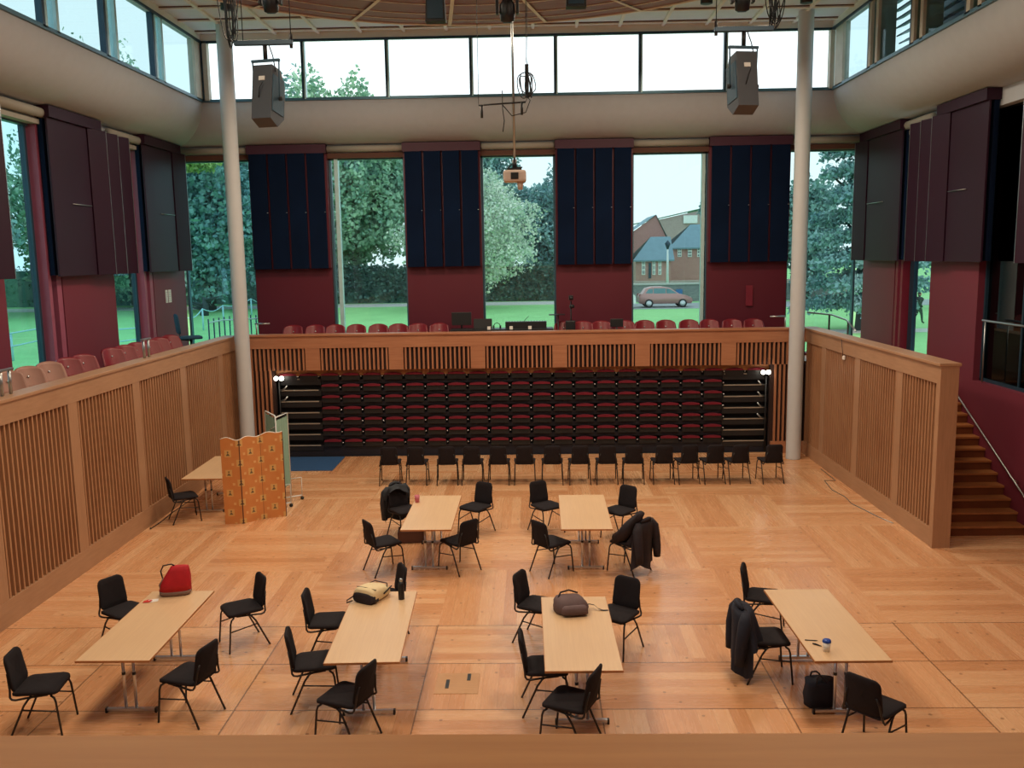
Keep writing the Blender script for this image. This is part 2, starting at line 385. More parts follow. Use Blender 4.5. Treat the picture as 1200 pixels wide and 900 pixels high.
# far
w = structure('wall_far_balustrade')
MB().box(-6.9, 6.3, 20.68, 20.8, 2.10, 2.93).build('backing', M['void'], w)
MB().box(-6.9, -6.08, 20.68, 20.8, 0, 2.1).build('backing', M['void'], w)
MB().box(5.52, 6.4, 20.68, 20.8, 0, 2.1).build('backing', M['void'], w)
MB().box(-6.9, 6.3, 20.6, 20.8, 2.62, 2.90).build('top_band', M['oak_far'], w)
MB().box(-6.9, 6.3, 20.57, 20.84, 2.90, 2.95, bev=.008).build('cap_rail', M['oak_far'], w)
MB().box(5.55, 6.3, 20.6, 20.68, 0, .28).build('baseboard', M['oak_far'], w)
fp = [-5.85+1.93*.0, ]
fpx = [at(x, 415, 20.6).x for x in (251+112, 463, 560, 651, 754, 852)]
fpx = [at(x, 415, 20.6).x for x in (366, 464, 560, 656, 753, 854)]
for x in fpx: MB().box(x-.17, x+.17, 20.605, 20.68, 2.10, 2.62).build('post', M['oak_far'], w)
ed = [-6.85]+fpx+[6.25]
for i in range(len(ed)-1):
    q = MB(); slat_strip(q, (ed[i]+(.17 if i else 0), 20.675, 0), (ed[i+1]-(.17 if i < len(ed)-2 else 0), 20.675, 0), 2.10, 2.62, (0, -1, 0), pitch=.10, w=.042); q.build('slat_panel', M['oak_far_v'], w)
q = MB(); slat_strip(q, (5.58, 20.675, 0), (6.28, 20.675, 0), .28, 2.10, (0, -1, 0), pitch=.10, w=.042); q.build('slat_panel', M['oak_far_v'], w)
q = MB(); slat_strip(q, (-6.85, 20.675, 0), (-6.12, 20.675, 0), .0, 2.10, (0, -1, 0), pitch=.10, w=.042); q.build('slat_panel', M['oak_far_v'], w)

# ------------------------------------------------------------------ retracted seating bank in the recess
MB().box(-6.1, 5.55, 21.55, 21.65, 0, 2.12).build('wall_recess', M['blackp'], kind='structure')
q = MB(); q.box(-6.14, -6.09, 20.8, 21.6, 0, 2.12); q.box(5.53, 5.58, 20.8, 21.6, 0, 2.12); q.box(-6.1, 5.55, 20.8, 21.6, 2.08, 2.14); q.build('wall_recess_sides', M['blackp'], kind='structure')
MB().box(-6.9, 6.3, 20.75, 21.6, -.2, 0).build('floor_recess', M['blackp'], kind='structure')
bank = thing('seating_bank', 'black retracted telescopic seating bank filling the recess under the far balcony', 'seating', (0, 20.85, 0))
rowz = [1.93, 1.665, 1.395, 1.125, .86, .595, .33]
MB().box(-5.05, 4.47, -.03, .0, 0.0, .26).build('kick_board', M['seatnavy'], bank)
for z in rowz: MB().box(-5.05, 4.47, 0, .1, z-.10-.085, z-.085).build('row_board', M['seatnavy'], bank)
MB().box(-6.05, 5.5, .12, .5, 0, 2.05).build('frame_carcass', mat('bank carcass', (14, 14, 20), .7), bank)
for i, z in enumerate(rowz):
    for (a, b) in ((-6.03, -5.03), (4.45, 5.5)):
        st = MB().box(a, b, -.04, .12, z-.20, z-.055).build('aisle_step', M['blackp'], bank)
        MB().box(a+.03, b-.06, -.055, -.035, z-.075, z-.05).build('nosing', M['nosing'], st)
for a, b in ((-6.03, -5.03), (4.45, 5.5)): MB().box(a, b, -.04, .0, 0, .12).build('kick_board', M['seatnavy'], bank)
# tip-up seats
def tipup():
    t = thing('tip_up_seat', '', 'seat', (0, 0, 0))
    q = MB(); n = 10; top = [(-.20+.40*i/n, .058+.026*math.sin(PI*i/n)) for i in range(n+1)]
    poly = [(-.20, .028), (.20, .028)]+top[::-1]
    q.prism(poly, -.05, .05); q.build('cushion', M['darkred'], t)
    MB().box(-.215, .215, -.02, .10, -.09, .028).build('seat_shell', M['blackp'], t)
    MB().lathe([(.0, -.012), (.016, -.01), (.016, .01), (0, .012)], seg=8, mt=Matrix.Translation((.245, -.03, .005))@Matrix.Rotation(R(90), 4, 'X')).build('pivot_stud', M['silver'], t)
    return t
t0 = tipup(); first = True
names = ['top', 'second', 'third', 'fourth', 'fifth', 'sixth', 'lowest']
cols = [-4.80+.501*i for i in range(19)]
for i, z in enumerate(rowz):
    cs = cols if i else [-5.80, -5.30]+cols+[4.72, 5.22]
    for x in cs:
        lab = f'folded dark red tip-up seat in the {names[i]} row of the retracted seating bank'
        grp = f'tip-up seats in the {names[i]} row'
        jit = random.uniform(-.008, .008)
        if first: t0.location = (x+jit, 20.80, z); t0['label'] = lab; t0['group'] = grp; first = False
        else: dup(t0, (x+jit, 20.80, z), 0, lab, grp)
# folded aisle handrails and work lamps
for s, x0 in ((1, -5.98), (-1, 5.42)):
    hr = thing('folded_handrail', 'folded steel handrail arms at the %s end of the seating bank' % ('screen-side' if s == 1 else 'stair-side'), 'handrail', (x0, 20.76, 0))
    for z in ((1.62, 1.36) if s == 1 else (1.60, 1.34, 1.08, .82)):
        MB().tube([(0, 0, z), (s*.10, -.03, z+.03), (s*.17, -.03, z+.11)], .017).build('rail_arm', M['steel'], hr)
    MB().tube([(-s*.03, 0, 0), (-s*.03, 0, 1.9)], .02).build('upright', M['blackp'], hr)
    wl = thing('work_lamp', 'small bright white lamp in the top corner of the seating recess, %s' % ('screen side' if s == 1 else 'stair side'), 'lamp', (x0, 20.68, 1.93))
    MB().box(-.10, .02 if s > 0 else .10, -.03, .03, -.05, .04, bev=.01).build('lamp_housing', M['blackp'], wl)
    for dx in ((-.05, .08) if s > 0 else (-.08, .04)):
        MB().lathe([(0, -.05), (.04, -.04), (.05, 0), (.04, .04), (0, .05)], (dx, -.07, -.01), 12).build('lit_lens', M['lamp'], wl)

# ------------------------------------------------------------------ outer walls with piers and windows
lw = structure('wall_left'); rw = structure('wall_right'); fw = structure('wall_far')
LP = [(16.2, 18.25), (20.15, 22.0), (12.3, 14.4), (8.6, 10.6), (4.9, 6.9), (1.2, 3.2), (-3, -.6)]
LWN = [(18.25, 20.15), (14.4, 16.2), (10.6, 12.3), (6.9, 8.6), (3.2, 4.9), (-.6, 1.2)]
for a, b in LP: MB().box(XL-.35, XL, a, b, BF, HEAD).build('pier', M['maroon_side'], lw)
MB().box(XL-.35, XL, YB, YF, HEAD, SOF+.2).build('header', M['white'], lw)
MB().box(XL-.35, XL, YB, YF, -.2, BF).build('plinth', M['maroon_side'], lw)
RP = [(16.35, 18.3), (20.1, 22.0), (-3, 14.0)]
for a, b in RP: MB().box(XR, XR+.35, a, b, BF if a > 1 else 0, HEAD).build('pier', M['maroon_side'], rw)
MB().box(XR, XR+.35, YB, YF, HEAD, SOF+.2).build('header', M['white'], rw)
MB().box(XR, XR+.35, 14.0, YF, -.2, BF+.0).build('plinth', M['maroon_side'], rw)
MB().box(XR, XR+.35, 14.0, 16.35, BF, 2.3).build('plinth', M['maroon_side'], rw)
FP = [(-6.8, -4.9), (-3.05, -1.2), (.6, 2.45), (4.27, 6.2)]
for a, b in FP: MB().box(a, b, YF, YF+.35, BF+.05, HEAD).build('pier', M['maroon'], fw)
MB().box(XL-.3, XR+.3, YF, YF+.35, HEAD, SOF+.2).build('header', M['white'], fw)
MB().box(XL-.3, XR+.3, YF, YF+.35, -.2, BF+.05).build('plinth', M['maroon'], fw)

def window(n, axis, plane, a, b, z0, z1, glassm, posts_=(), fm=None, out=1, blind=True):
    """window in a wall: axis 'x' spans X at Y=plane, axis 'y' spans Y at X=plane"""
    w = structure('window_%d' % n); fm = fm or M['frame']
    def bx(u0, u1, d0, d1, zz0, zz1, m, name):
        q = MB()
        if axis == 'x': q.box(u0, u1, plane+min(d0*out, d1*out), plane+max(d0*out, d1*out), zz0, zz1)
        else: q.box(plane+min(d0*out, d1*out), plane+max(d0*out, d1*out), u0, u1, zz0, zz1)
        return q.build(name, m, w)
    bx(a, b, .17, .18, z0, z1, glassm, 'pane')
    t = .05
    bx(a, b, .12, .24, z0, z0+t, fm, 'frame'); bx(a, b, .12, .24, z1-t, z1, fm, 'frame')
    bx(a, a+t, .12, .24, z0, z1, fm, 'frame'); bx(b-t, b, .12, .24, z0, z1, fm, 'frame')
    for p, wd, m, d in posts_: bx(p-wd/2, p+wd/2, .17-d, .24, z0, z1, m, 'mullion')
    if blind:
        if axis == 'x':
            bx(a, b, -.02, .14, z1-.02, z1+.10, M['brown'], 'blind_rail')
            q = MB().tube([(a+.02, plane-.08, z1+.19), (b-.02, plane-.08, z1+.19)], .075, 12); q.build('blind_tube', M['blind'], w)
        else:
            s = -out
            q = MB().tube([(plane+s*.10, a+.02, z1+.17), (plane+s*.10, b-.02, z1+.17)], .085, 12); q.build('blind_tube', M['blind'], w)
            bx(a, b, -.06, .1, z1-.02, z1+.06, M['blind'], 'blind_rail')
    return w
fwin = [(XL, -6.8), (-4.9, -3.05), (-1.2, .6), (2.45, 4.27), (6.2, XR-.15)]
window(1, 'x', YF, *fwin[0], BF, HEAD, M['glass_l'], [])
window(2, 'x', YF, *fwin[1], BF, HEAD, M['glass'], [(-4.72, .09, M['frame_lt'], .1)])
window(3, 'x', YF, *fwin[2], BF, HEAD, M['glass'], [])
window(4, 'x', YF, *fwin[3], BF, HEAD, M['glass'], [(4.19, .10, M['frame_lt'], .05)])
window(5, 'x', YF, *fwin[4], BF, HEAD, M['glass'], [])
k = 6
for a, b in LWN[:4]:
    window(k, 'y', XL, a, b, BF, HEAD, M['glass_l'], [(b-.55, .06, M['frame_dk'], .03), (b-.12, .16, M['pink'], .17), (b-.42, .10, M['pink'], .17), (b-.30, .1, M['frame_dk'], .10)], out=-1); k += 1
window(k, 'y', XR, 18.3, 20.1, BF, HEAD, M['glass'], [(19.98, .12, M['maroon_trim'], .17), (19.72, .10, M['maroon_trim'], .17), (19.55, .2, M['frame_dk'], .02)], out=1); k += 1
# dark internal window beyond the stair
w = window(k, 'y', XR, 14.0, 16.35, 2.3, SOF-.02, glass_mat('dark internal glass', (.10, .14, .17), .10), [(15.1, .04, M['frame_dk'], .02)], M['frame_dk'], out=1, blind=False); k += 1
q = MB(); q.box(XR+.4, XR+3, 13.5, 16.8, 2.2, 2.25); q.box(XR+3, XR+3.1, 13.5, 16.8, 2.2, 7.5); q.box(XR+.3, XR+3, 13.4, 13.5, 2.2, 7.5); q.box(XR+.3, XR+3, 16.8, 16.9, 2.2, 7.5); q.box(XR+.3, XR+3.1, 13.4, 16.9, 7.4, 7.5)
q.build('wall_inner_room', M['seatnavy'], kind='structure')
MB().box(XL-.3, XR+.3, YB-.2, YB, 0, CEIL).build('wall_near', M['white'], kind='structure')

# bulkhead sweeping from the clerestory sill out to the window heads
def bulkhead():
    n = 14; prof = []
    for i in range(n+1):
        a = PI/2*i/n; prof.append((1-math.cos(a), SILL-(SILL-SOF)*math.sin(a)))
    q = MB(); vs = []; 
    for o, z in prof:
        x0 = CL+(XL-CL)*o; x1 = CRX+(XR-CRX)*o; y = CYF+(YF-CYF)*o
        vs += [(x0, YB, z), (x0, y, z), (x1, y, z), (x1, YB, z)]
    fs = []
    for i in range(n):
        for j in range(3): fs.append((i*4+j, i*4+j+1, i*4+4+j+1, i*4+4+j))
    # keep the corners crisp: separate strips
    for j in range(3):
        vv = []; ff = []
        for i in range(n+1): vv += [vs[i*4+j], vs[i*4+j+1]]
        for i in range(n): ff.append((2*i, 2*i+1, 2*i+3, 2*i+2))
        q.add(vv, ff, True)
    return q
b = bulkhead().build('wall_bulkhead', M['white'], kind='structure')
q = MB(); q.box(XL-.4, CL, YB, YF+.4, SILL-.02, SILL+.02); q.box(CRX, XR+.4, YB, YF+.4, SILL-.02, SILL+.02); q.box(CL, CRX, CYF, YF+.4, SILL-.02, SILL+.02)
q.build('ceiling_outer_roof', M['white'], kind='structure')
q = MB(); q.box(CL-.02, CL+.05, YB, CYF, SILL-.03, SILL+.03); q.box(CRX-.05, CRX+.02, YB, CYF, SILL-.03, SILL+.03); q.box(CL, CRX, CYF-.05, CYF+.02, SILL-.03, SILL+.03)
q.build('trim_1', M['frame'], kind='structure')
q = MB(); q.box(CL-.1, CL+.08, YB, CYF, CTOP, CEIL); q.box(CRX-.08, CRX+.1, YB, CYF, CTOP, CEIL); q.box(CL, CRX, CYF-.08, CYF+.1, CTOP, CEIL)
q.build('trim_2', M['batten'], kind='structure')
q = MB(); q.box(CL, CRX, CYF-.10, CYF-.06, CTOP-.03, CTOP+.02); q.box(CL+.06, CL+.10, YB, CYF, CTOP-.03, CTOP+.02); q.box(CRX-.10, CRX-.06, YB, CYF, CTOP-.03, CTOP+.02)
q.build('trim_3', M['frame_dk'], kind='structure')
# clerestory windows
w = structure('window_20'); MB().box(CL, CRX, CYF, CYF+.01, SILL, CTOP).build('pane', M['glass_top'], w)
for x in [-5.12+1.91*i for i in range(6)]: 
    MB().box(x-.05, x, CYF-.07, CYF+.07, SILL, CTOP).build('mullion', M['frame_dk'], w)
    MB().box(x, x+.035, CYF-.06, CYF+.06, SILL, CTOP).build('mullion', M['frame_lt'], w)
for x, m_ in ((CL, M['frame_dk']), (CL+.1, M['frame_cream']), (CRX-.12, M['frame_cream'])): MB().box(x, x+.1, CYF-.1, CYF+.07, SILL, CTOP).build('mullion', m_, w)
w = structure('window_21'); MB().box(CL-.01, CL, YB, CYF, SILL, CTOP).build('pane', M['glass_blue'], w)
for y in [20.72-2.08*i for i in range(1, 10)]:
    MB().box(CL-.10, CL+.05, y+.12, y+.20, SILL, CTOP).build('mullion', M['frame_lt'], w)
    MB().box(CL-.10, CL+.05, y-.22, y-.15, SILL, CTOP).build('mullion', M['frame_lt'], w)
    MB().box(CL-.06, CL+.05, y-.30, y-.22, SILL, CTOP).build('mullion', M['frame_dk'], w)
MB().box(CL-.1, CL+.05, 20.55, 20.9, SILL, CTOP).build('mullion', M['frame_cream'], w)
w = structure('window_22'); MB().box(CRX, CRX+.01, YB, CYF, SILL, CTOP).build('pane', M['glass_blue'], w)
MB().box(CRX-.05, CRX+.1, 20.3, 20.8, SILL, CTOP).build('mullion', M['frame_cream'], w)
for y in [20.6-2.05*i for i in range(1, 10)]:
    MB().box(CRX-.05, CRX+.3, y+.12, y+.24, SILL, CTOP).build('mullion', M['frame_cream'], w)
    MB().box(CRX-.05, CRX+.3, y-.24, y-.12, SILL, CTOP).build('mullion', M['frame_cream'], w)
    MB().box(CRX-.05, CRX+.06, y+.24, y+.30, SILL, CTOP).build('mullion', M['frame_dk'], w)
# external louvre screen beyond the right clerestory
lv = thing('louvre_screen', 'pale slatted sun louvre screen outside the high right-hand windows', 'louvre', (CRX+.9, 14, 8.3))
q = MB()
for i in range(11):
    q.box(-.12, .12, -9, 4.9, .1+.15*i, .125+.15*i, Matrix.Rotation(R(-20), 4, 'Y')@Matrix.Identity(4))
q.build('slats', M['frame'], lv)
for y in (-4, -2, 0, 2, 4): MB().box(-.05, .05, y, y+.08, 0, 1.8).build('upright', M['frame_dk'], lv)
MB().box(.2, .25, -9, 4.2, 0, 1.8).build('back_board', M['frame_dk'], lv)

# ------------------------------------------------------------------ ceiling
MB().box(CL-.2, CRX+.2, YB, CYF+.2, CEIL, CEIL+.1).build('ceiling', M['ceil'], kind='structure')
q = MB()
x = -6.66
while x < CRX: q.box(x-.035, x+.035, YB, CYF-.1, CEIL-.05, CEIL); x += .965
q.build('trim_4', M['batten'], kind='structure')
q = MB(); q2 = MB()
y = 20.62
while y > YB: q.box(CL, CRX, y-.03, y+.03, CEIL-.045, CEIL); q2.box(CL, CRX, y-.05, y-.03, CEIL-.02, CEIL-.001); y -= .97
q.build('trim_5', M['batten'], kind='structure'); q2.build('batten_shadow_lines', M['brown'], kind='structure')  # brown strips along the cross battens paint in their shadow lines
# suspended round reflector canopy
cn = thing('ceiling_canopy', 'large round reddish brown wooden reflector canopy hung below the ceiling', 'canopy', (-.9, 12.5, 0))
RC = 6.15
def cz(r): return 9.28-.22*(1-(r/RC)**2)
q = MB(); rr = []
for r in (.001, 1, 2, 3, 4, 5, 5.6, RC): rr.append([Vector((r*math.cos(2*PI*j/72), r*math.sin(2*PI*j/72), cz(r))) for j in range(72)])
q.rings(rr, cap=False); rr2 = [[v+Vector((0, 0, .05)) for v in ring] for ring in rr]; q.rings(rr2, cap=False)
q.build('reflector', M['canopy'], cn)
for r in (2.2, 3.3, 4.3, 5.1, 5.65, RC):
    q = MB(); q.tube([Vector((r*math.cos(2*PI*j/72), r*math.sin(2*PI*j/72), cz(r)-.01)) for j in range(73)], (.010 if r < 6 else .024), 6, cap=False); q.build('ring_batten', M['batten'], cn)
for i in range(20):
    a = 2*PI*(i+.35)/20; q = MB(); vs = []
    for r in (.3, 1.5, 3, 4.5, 5.5, RC+.02):
        c = Vector((r*math.cos(a), r*math.sin(a), cz(r)-.03)); t = Vector((-math.sin(a), math.cos(a), 0))*.035; vs += [c-t, c+t]
    q.add(vs, [(2*j, 2*j+1, 2*j+3, 2*j+2) for j in range(5)]); q.build('radial_rib', M['batten'], cn)
for a in (.5, 2.1, 3.7, 5.3): MB().tube([(4.5*math.cos(a), 4.5*math.sin(a), 9.2), (4.5*math.cos(a), 4.5*math.sin(a), CEIL)], .01, 6).build('hanger', M['steel'], cn)

# columns
for nm, (x, y), lab in (('round_column', (-6.58, 20.0), 'tall round white column by the patterned screen, beside the slatted corner'), ('round_column', (5.92, 20.05), 'tall round white column in front of the corner by the staircase wall')):
    c = tag(MB().lathe([(.165, 0), (.165, .02), (.165, CEIL-.02), (.165, CEIL)], seg=32).build(nm, M['col'], loc=(x, y, 0)), lab, 'column')

# ------------------------------------------------------------------ acoustic panels
def far_panels(a, b, lab):
    t = thing('acoustic_panel', lab, 'panel', ((a+b)/2, 21.78, 0), group=None); W = b-a
    MB().box(-W/2-.01, W/2+.01, 0, .22, 7.19, SOF-.005).build('header_board', M['header'], t)
    MB().box(-W/2, W/2, .12, .2, 4.47, 7.2).build('backing_board', M['maroon'], t)
    g = .05; lwid = (W-.09-3*g)/4
    for i in range(4):
        x0 = -W/2+.045+i*(lwid+g)
        lf = MB().box(x0, x0+lwid, .0, .06, 4.45, 7.19, bev=.006).build('panel_leaf', M['navy'], t)
        MB().tube([(x0+lwid-.03, -.015, 5.8), (x0+lwid+.0, -.015, 5.8)], .008, 6).build('catch', M['steel'], lf)
    return t
for (a, b), lab in zip(FP, ('navy fabric acoustic panel nearest the tall column by the patterned screen', 'navy fabric acoustic panel above the balcony monitor', 'navy fabric acoustic panel above the balcony camera tripod', 'navy fabric acoustic panel beside the window showing the car')):
    far_panels(a, b, lab)
def side_panels(plane, s, y0, y1, fan, lab):
    """s: +1 panels project to +X. y0..y1 the pier, fan: leaves that hang past the pier over the window"""
    t = thing('acoustic_panel', lab, 'panel', (plane, y0, 0))
    L = y1-y0
    MB().box(*sorted((0, s*.26)), 0, L, 7.2, SOF-.005).build('header_board', M['plum'], t)
    MB().box(*sorted((s*.02, s*.1)), .03, L-.03, 4.47, 7.2).build('backing_board', M['navy'], t)
    big = L-.5 if fan else L-.45
    lf = MB().box(*sorted((s*.16, s*.20)), .02, big, 4.45, 7.2, bev=.005).build('panel_leaf', M['plum'], t)
    MB().tube([(s*.23, big*.45, 5.75), (s*.23, big*.95, 5.75)], .009, 6).build('pull_bar', M['steel'], lf)
    n = (3 if fan else 1) if not (fan and y0 < 12) else 2
    for i in range(n):
        c = big+.02+i*.50
        mt = Matrix.Translation((s*.20, c, 0))@Matrix.Rotation(-s*R(14), 4, 'Z')
        lf = MB().box(-.02, .02, 0, .50, 4.45, 7.2, mt, bev=.005).build('panel_leaf', M['plum'], t)
        MB().box(-.026, .026, .49, .50, 4.45, 7.2, mt).build('edge_strip', M['steel'], lf)
    return t
side_panels(XL, 1, 15.75, 17.65, True, 'plum folding acoustic panel with fanned leaves between the two left-hand windows')
side_panels(XL, 1, 19.6, 21.6, False, 'plum acoustic panel in the left far corner above the two white notices')
side_panels(XL, 1, 11.55, 13.65, True, 'dark plum acoustic panel at the extreme left edge, nearest the viewer')
side_panels(XR, -1, 19.5, 21.85, False, 'plum acoustic panel in the right far corner beside the cedar window')
# right group: fan opens towards the far corner as well
side_panels(XR, -1, 15.9, 17.8, True, 'plum folding acoustic panel with fanned leaves above the staircase')
side_panels(XR, -1, 12.6, 14.5, False, 'dark plum acoustic panel at the extreme right edge past the dark inner window')

# two notices
for dy, wd, lab in ((0, .13, 'left one of two white notices pinned on the maroon corner pier'), (.17, .16, 'right one of two white notices pinned on the maroon corner pier')):
    n_ = thing('notice', lab, 'notice', (XL+.004, 20.75+dy, 3.72))
    MB().box(0, .004, 0, wd, 0, .30).build('sheet', M['paper'], n_)
    q = MB()
    for i in range(7): q.box(.004, .006, .015, wd-.02-(i % 3)*.02, .03+.035*i, .042+.035*i)
    q.build('print_lines', M['steel'], n_)
tag(MB().box(0, .02, 0, .17, 0, .5, bev=.006).build('red_rectangle', M['maroon_trim'], loc=(5.22, 21.97, 3.38)), 'narrow red rectangle on the maroon pier beside the stair-side column', 'cabinet')  # narrow red box set flat against the pier
bpy.data.objects['red_rectangle'].rotation_euler = (0, 0, R(-90))

# ------------------------------------------------------------------ staircase
st = thing('staircase', 'oak staircase rising behind the slatted wall at the right', 'staircase', (0, 0, 0))
for i in range(13):
    y = 14.35+.235*i; z = BF/13*(i+1)
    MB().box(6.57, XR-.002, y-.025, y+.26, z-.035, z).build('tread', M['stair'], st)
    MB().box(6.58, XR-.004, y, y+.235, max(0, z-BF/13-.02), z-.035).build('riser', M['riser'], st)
hr = thing('stair_handrail', 'thin grey steel handrail rising along the maroon wall beside the stairs', 'handrail', (0, 0, 0))
MB().tube([(7.97, 13.6, .32), (7.97, 14.5, .80), (7.97, 16.95, 2.08), (7.97, 17.6, 2.5)], .016, 8).build('rail', M['steel'], hr)
for y, z in ((14.6, .87), (16.9, 2.05)): MB().tube([(7.97, y, z), (8.05, y, z-.04)], .008, 6).build('bracket', M['steel'], hr)
# rail in front of the dark inner window
hr = thing('guard_rail', 'steel guard rail with thin posts in front of the dark inner window', 'railing', (0, 0, 0))
MB().tube([(8.02, 13.5, 3.42), (8.02, 16.05, 3.42)], .02, 8).build('rail', M['steel'], hr)
for y in (13.9, 15.95): MB().tube([(8.02, y, 2.32), (8.02, y, 3.42)], .014, 8).build('post', M['steel'], hr)

# near ledge in front of the viewer
tag(MB().box(-3.5, 3.5, -.35, .97, 4.05, 4.15, bev=.006).build('viewing_ledge', M['ledge']), 'varnished brown wooden ledge running along the very bottom foreground', 'ledge')
MB().box(-3.5, 3.5, .4, .9, 2.2, 4.05).build('wall_viewing_parapet', M['oak'], kind='structure')

# ------------------------------------------------------------------ chairs
def rrect(w, h, r, n=5):
    pts = []
    for cx, cy, a0 in ((w/2-r, h/2-r, 0), (-w/2+r, h/2-r, 90), (-w/2+r, -h/2+r, 180), (w/2-r, -h/2+r, 270)):
        for i in range(n+1):
            a = R(a0+90*i/n); pts.append((cx+r*math.cos(a), cy+r*math.sin(a)))
    return pts
def pad(outline, f, thick, edge=.012):
    """cushion: outline rings mapped through f(u, v, w)"""
    q = MB(); rr = []
    for sc, w_ in ((.0, 0), (.6, 0), (.93, 0), (1, .25), (1, .75), (.93, 1), (.6, 1.1), (.0, 1.12)):
        rr.append([f(u*max(sc, .001), v*max(sc, .001), w_*thick) for u, v in outline])
    q.rings(rr, cap=False); return q
def make_chair():
    t = thing('stacking_chair', '', 'chair')
    def seatf(u, v, w):  # rounder front
        return Vector((u*(1-.10*max(0, -v)/.22), v, .435+w-.012*(v/.2)**2+.010*(u/.2)**2))
    so = rrect(.45, .44, .07)
    pad(so, seatf, .045).build('seat', M['black'], t)
    def backf(u, v, w):
        z = .645+v; y = -.225-(z-.46)*.17-.028*(1-(u/.18)**2)+.028-w+.02
        return Vector((u*(1-.06*max(0, v)/.17), y, z))
    bo = [(x, y) for x, y in rrect(.36, .37, .065)]
    pad(bo, backf, .034).build('backrest', M['black'], t)
    r = .011
    for s in (-1, 1):
        MB().tube([(s*.215, .24, 0), (s*.205, .205, .36), (s*.20, .19, .405), (s*.195, .16, .425)], r).build('leg', M['blackframe'], t)
        MB().tube([(s*.215, -.255, 0), (s*.205, -.10, .34), (s*.20, -.05, .41), (s*.195, -.02, .425)], r).build('leg', M['blackframe'], t)
        MB().tube([(s*.209, .215, .26), (s*.207, -.125, .30)], .008).build('stretcher', M['blackframe'], t)
        MB().tube([(s*.17, .12, .425), (s*.195, -.05, .42), (s*.20, -.17, .405), (s*.206, -.205, .415), (s*.200, -.222, .435), (s*.178, -.228, .50), (s*.165, -.238, .58), (s*.14, -.255, .66)], r).build('back_frame', M['blackframe'], t)
    MB().tube([(-.195, .16, .425), (.195, .16, .425)], .009).build('seat_rail', M['blackframe'], t)
    MB().tube([(-.195, -.04, .425), (.195, -.04, .425)], .009).build('seat_rail', M['blackframe'], t)
    return t
CH = make_chair(); used = [False]
def chair(x, y, head, label, group=None):
    if not used[0]:
        used[0] = True; CH.location = (x, y, 0); CH.rotation_euler = (0, 0, R(head-90)); CH['label'] = label
        if group: CH['group'] = group
        return CH
    return dup(CH, (x, y, 0), R(head-90), label, group)
ca = chair(-5.03, 8.42, 8, 'black padded chair at the near left of the table with the red bag')
chair(-3.60, 8.63, 163, 'black padded chair seen from behind, near right of the red bag table')
chair(-5.05, 10.34, -30, 'black padded chair at the far left of the table with the red bag')
chair(-3.615, 10.39, 215, 'black padded chair standing apart in open floor, right of the red bag table')
chair(-2.45, 9.98, 3, 'black padded chair tucked in by the cream backpack, upper of the two on that side')
chair(-2.36, 8.91, 12, 'black padded chair on the left side of the cream backpack table, lower of the two')
chair(-1.87, 8.17, 158, 'black padded chair at the near end of the cream backpack table, seen from behind')
chair(-1.92, 10.72, 205, 'black padded chair at the far end of the cream backpack table, behind the dark bottle')
chair(.03, 10.44, -25, 'black padded chair at the far left of the table with the grey backpack')
chair(.10, 8.78, 2, 'black padded chair pushed under the left side of the grey backpack table')
chair(.32, 8.06, 155, 'black padded chair across the near end of the grey backpack table')
chair(.97, 10.14, 235, 'black padded chair at the right side of the table with the grey backpack')
chair(2.84, 10.66, -18, 'black padded chair at the far left of the table with the blue-lidded cup')
chN = chair(2.56, 9.46, 0, 'black padded chair with a navy coat over its back, at the cup table')
chair(3.18, 7.95, 42, 'black padded chair at the near end of the blue-lidded cup table, seen from behind')
chP = chair(-2.20, 14.62, -52, 'black padded chair wearing a dark jacket beside the table with the pink cup')
chair(-2.28, 12.91, 34, 'black padded chair at the near left of the table with the pink cup')
chair(-1.0, 14.75, 237, 'black padded chair at the far right of the table with the pink cup')
chair(-1.15, 12.95, 135, 'black padded chair at the near right of the table with the pink cup')
chair(.20, 14.79, -56, 'black padded chair at the far left of the bare middle table')
chair(.25, 12.84, 40, 'black padded chair at the near left of the bare middle table')
chair(1.42, 14.46, 228, 'black padded chair at the far right of the bare middle table')
chW = chair(1.40, 12.86, 138, 'black padded chair draped with two dark coats, near right of the bare middle table')
chair(-6.38, 15.64, 32, 'black padded chair beside the slatted wall at the table behind the patterned screen')
chair(-5.42, 16.45, 200, 'black padded chair almost hidden behind the orange patterned screen')
BR = [(454, 4), (486, 0), (522, 3), (552, 0), (583.5, -2), (614, 0), (646.7, 0), (678.8, 2), (711.3, 0), (743, -3), (777.6, 2), (806.3, 7), (836.6, 7), (866.3, 6), (906, 4)]
ords = ['first', 'second', 'third', 'fourth', 'fifth', 'sixth', 'seventh', 'middle (eighth)', 'ninth', 'tenth', 'eleventh', 'twelfth', 'thirteenth', 'fourteenth', 'last']
for i, (px, dr) in enumerate(BR):
    p = at(px, 571-(px-454)*.0045, 0, 2)
    lab = f'black chair facing the seating bank, {ords[i]} of the long row from the screen' if i < 14 else 'black chair at the end of the long row, set apart beside the stair-side column'
    chair(p.x+.02, p.y+.35, 90+dr, lab, 'black chairs in the long row before the seating bank')

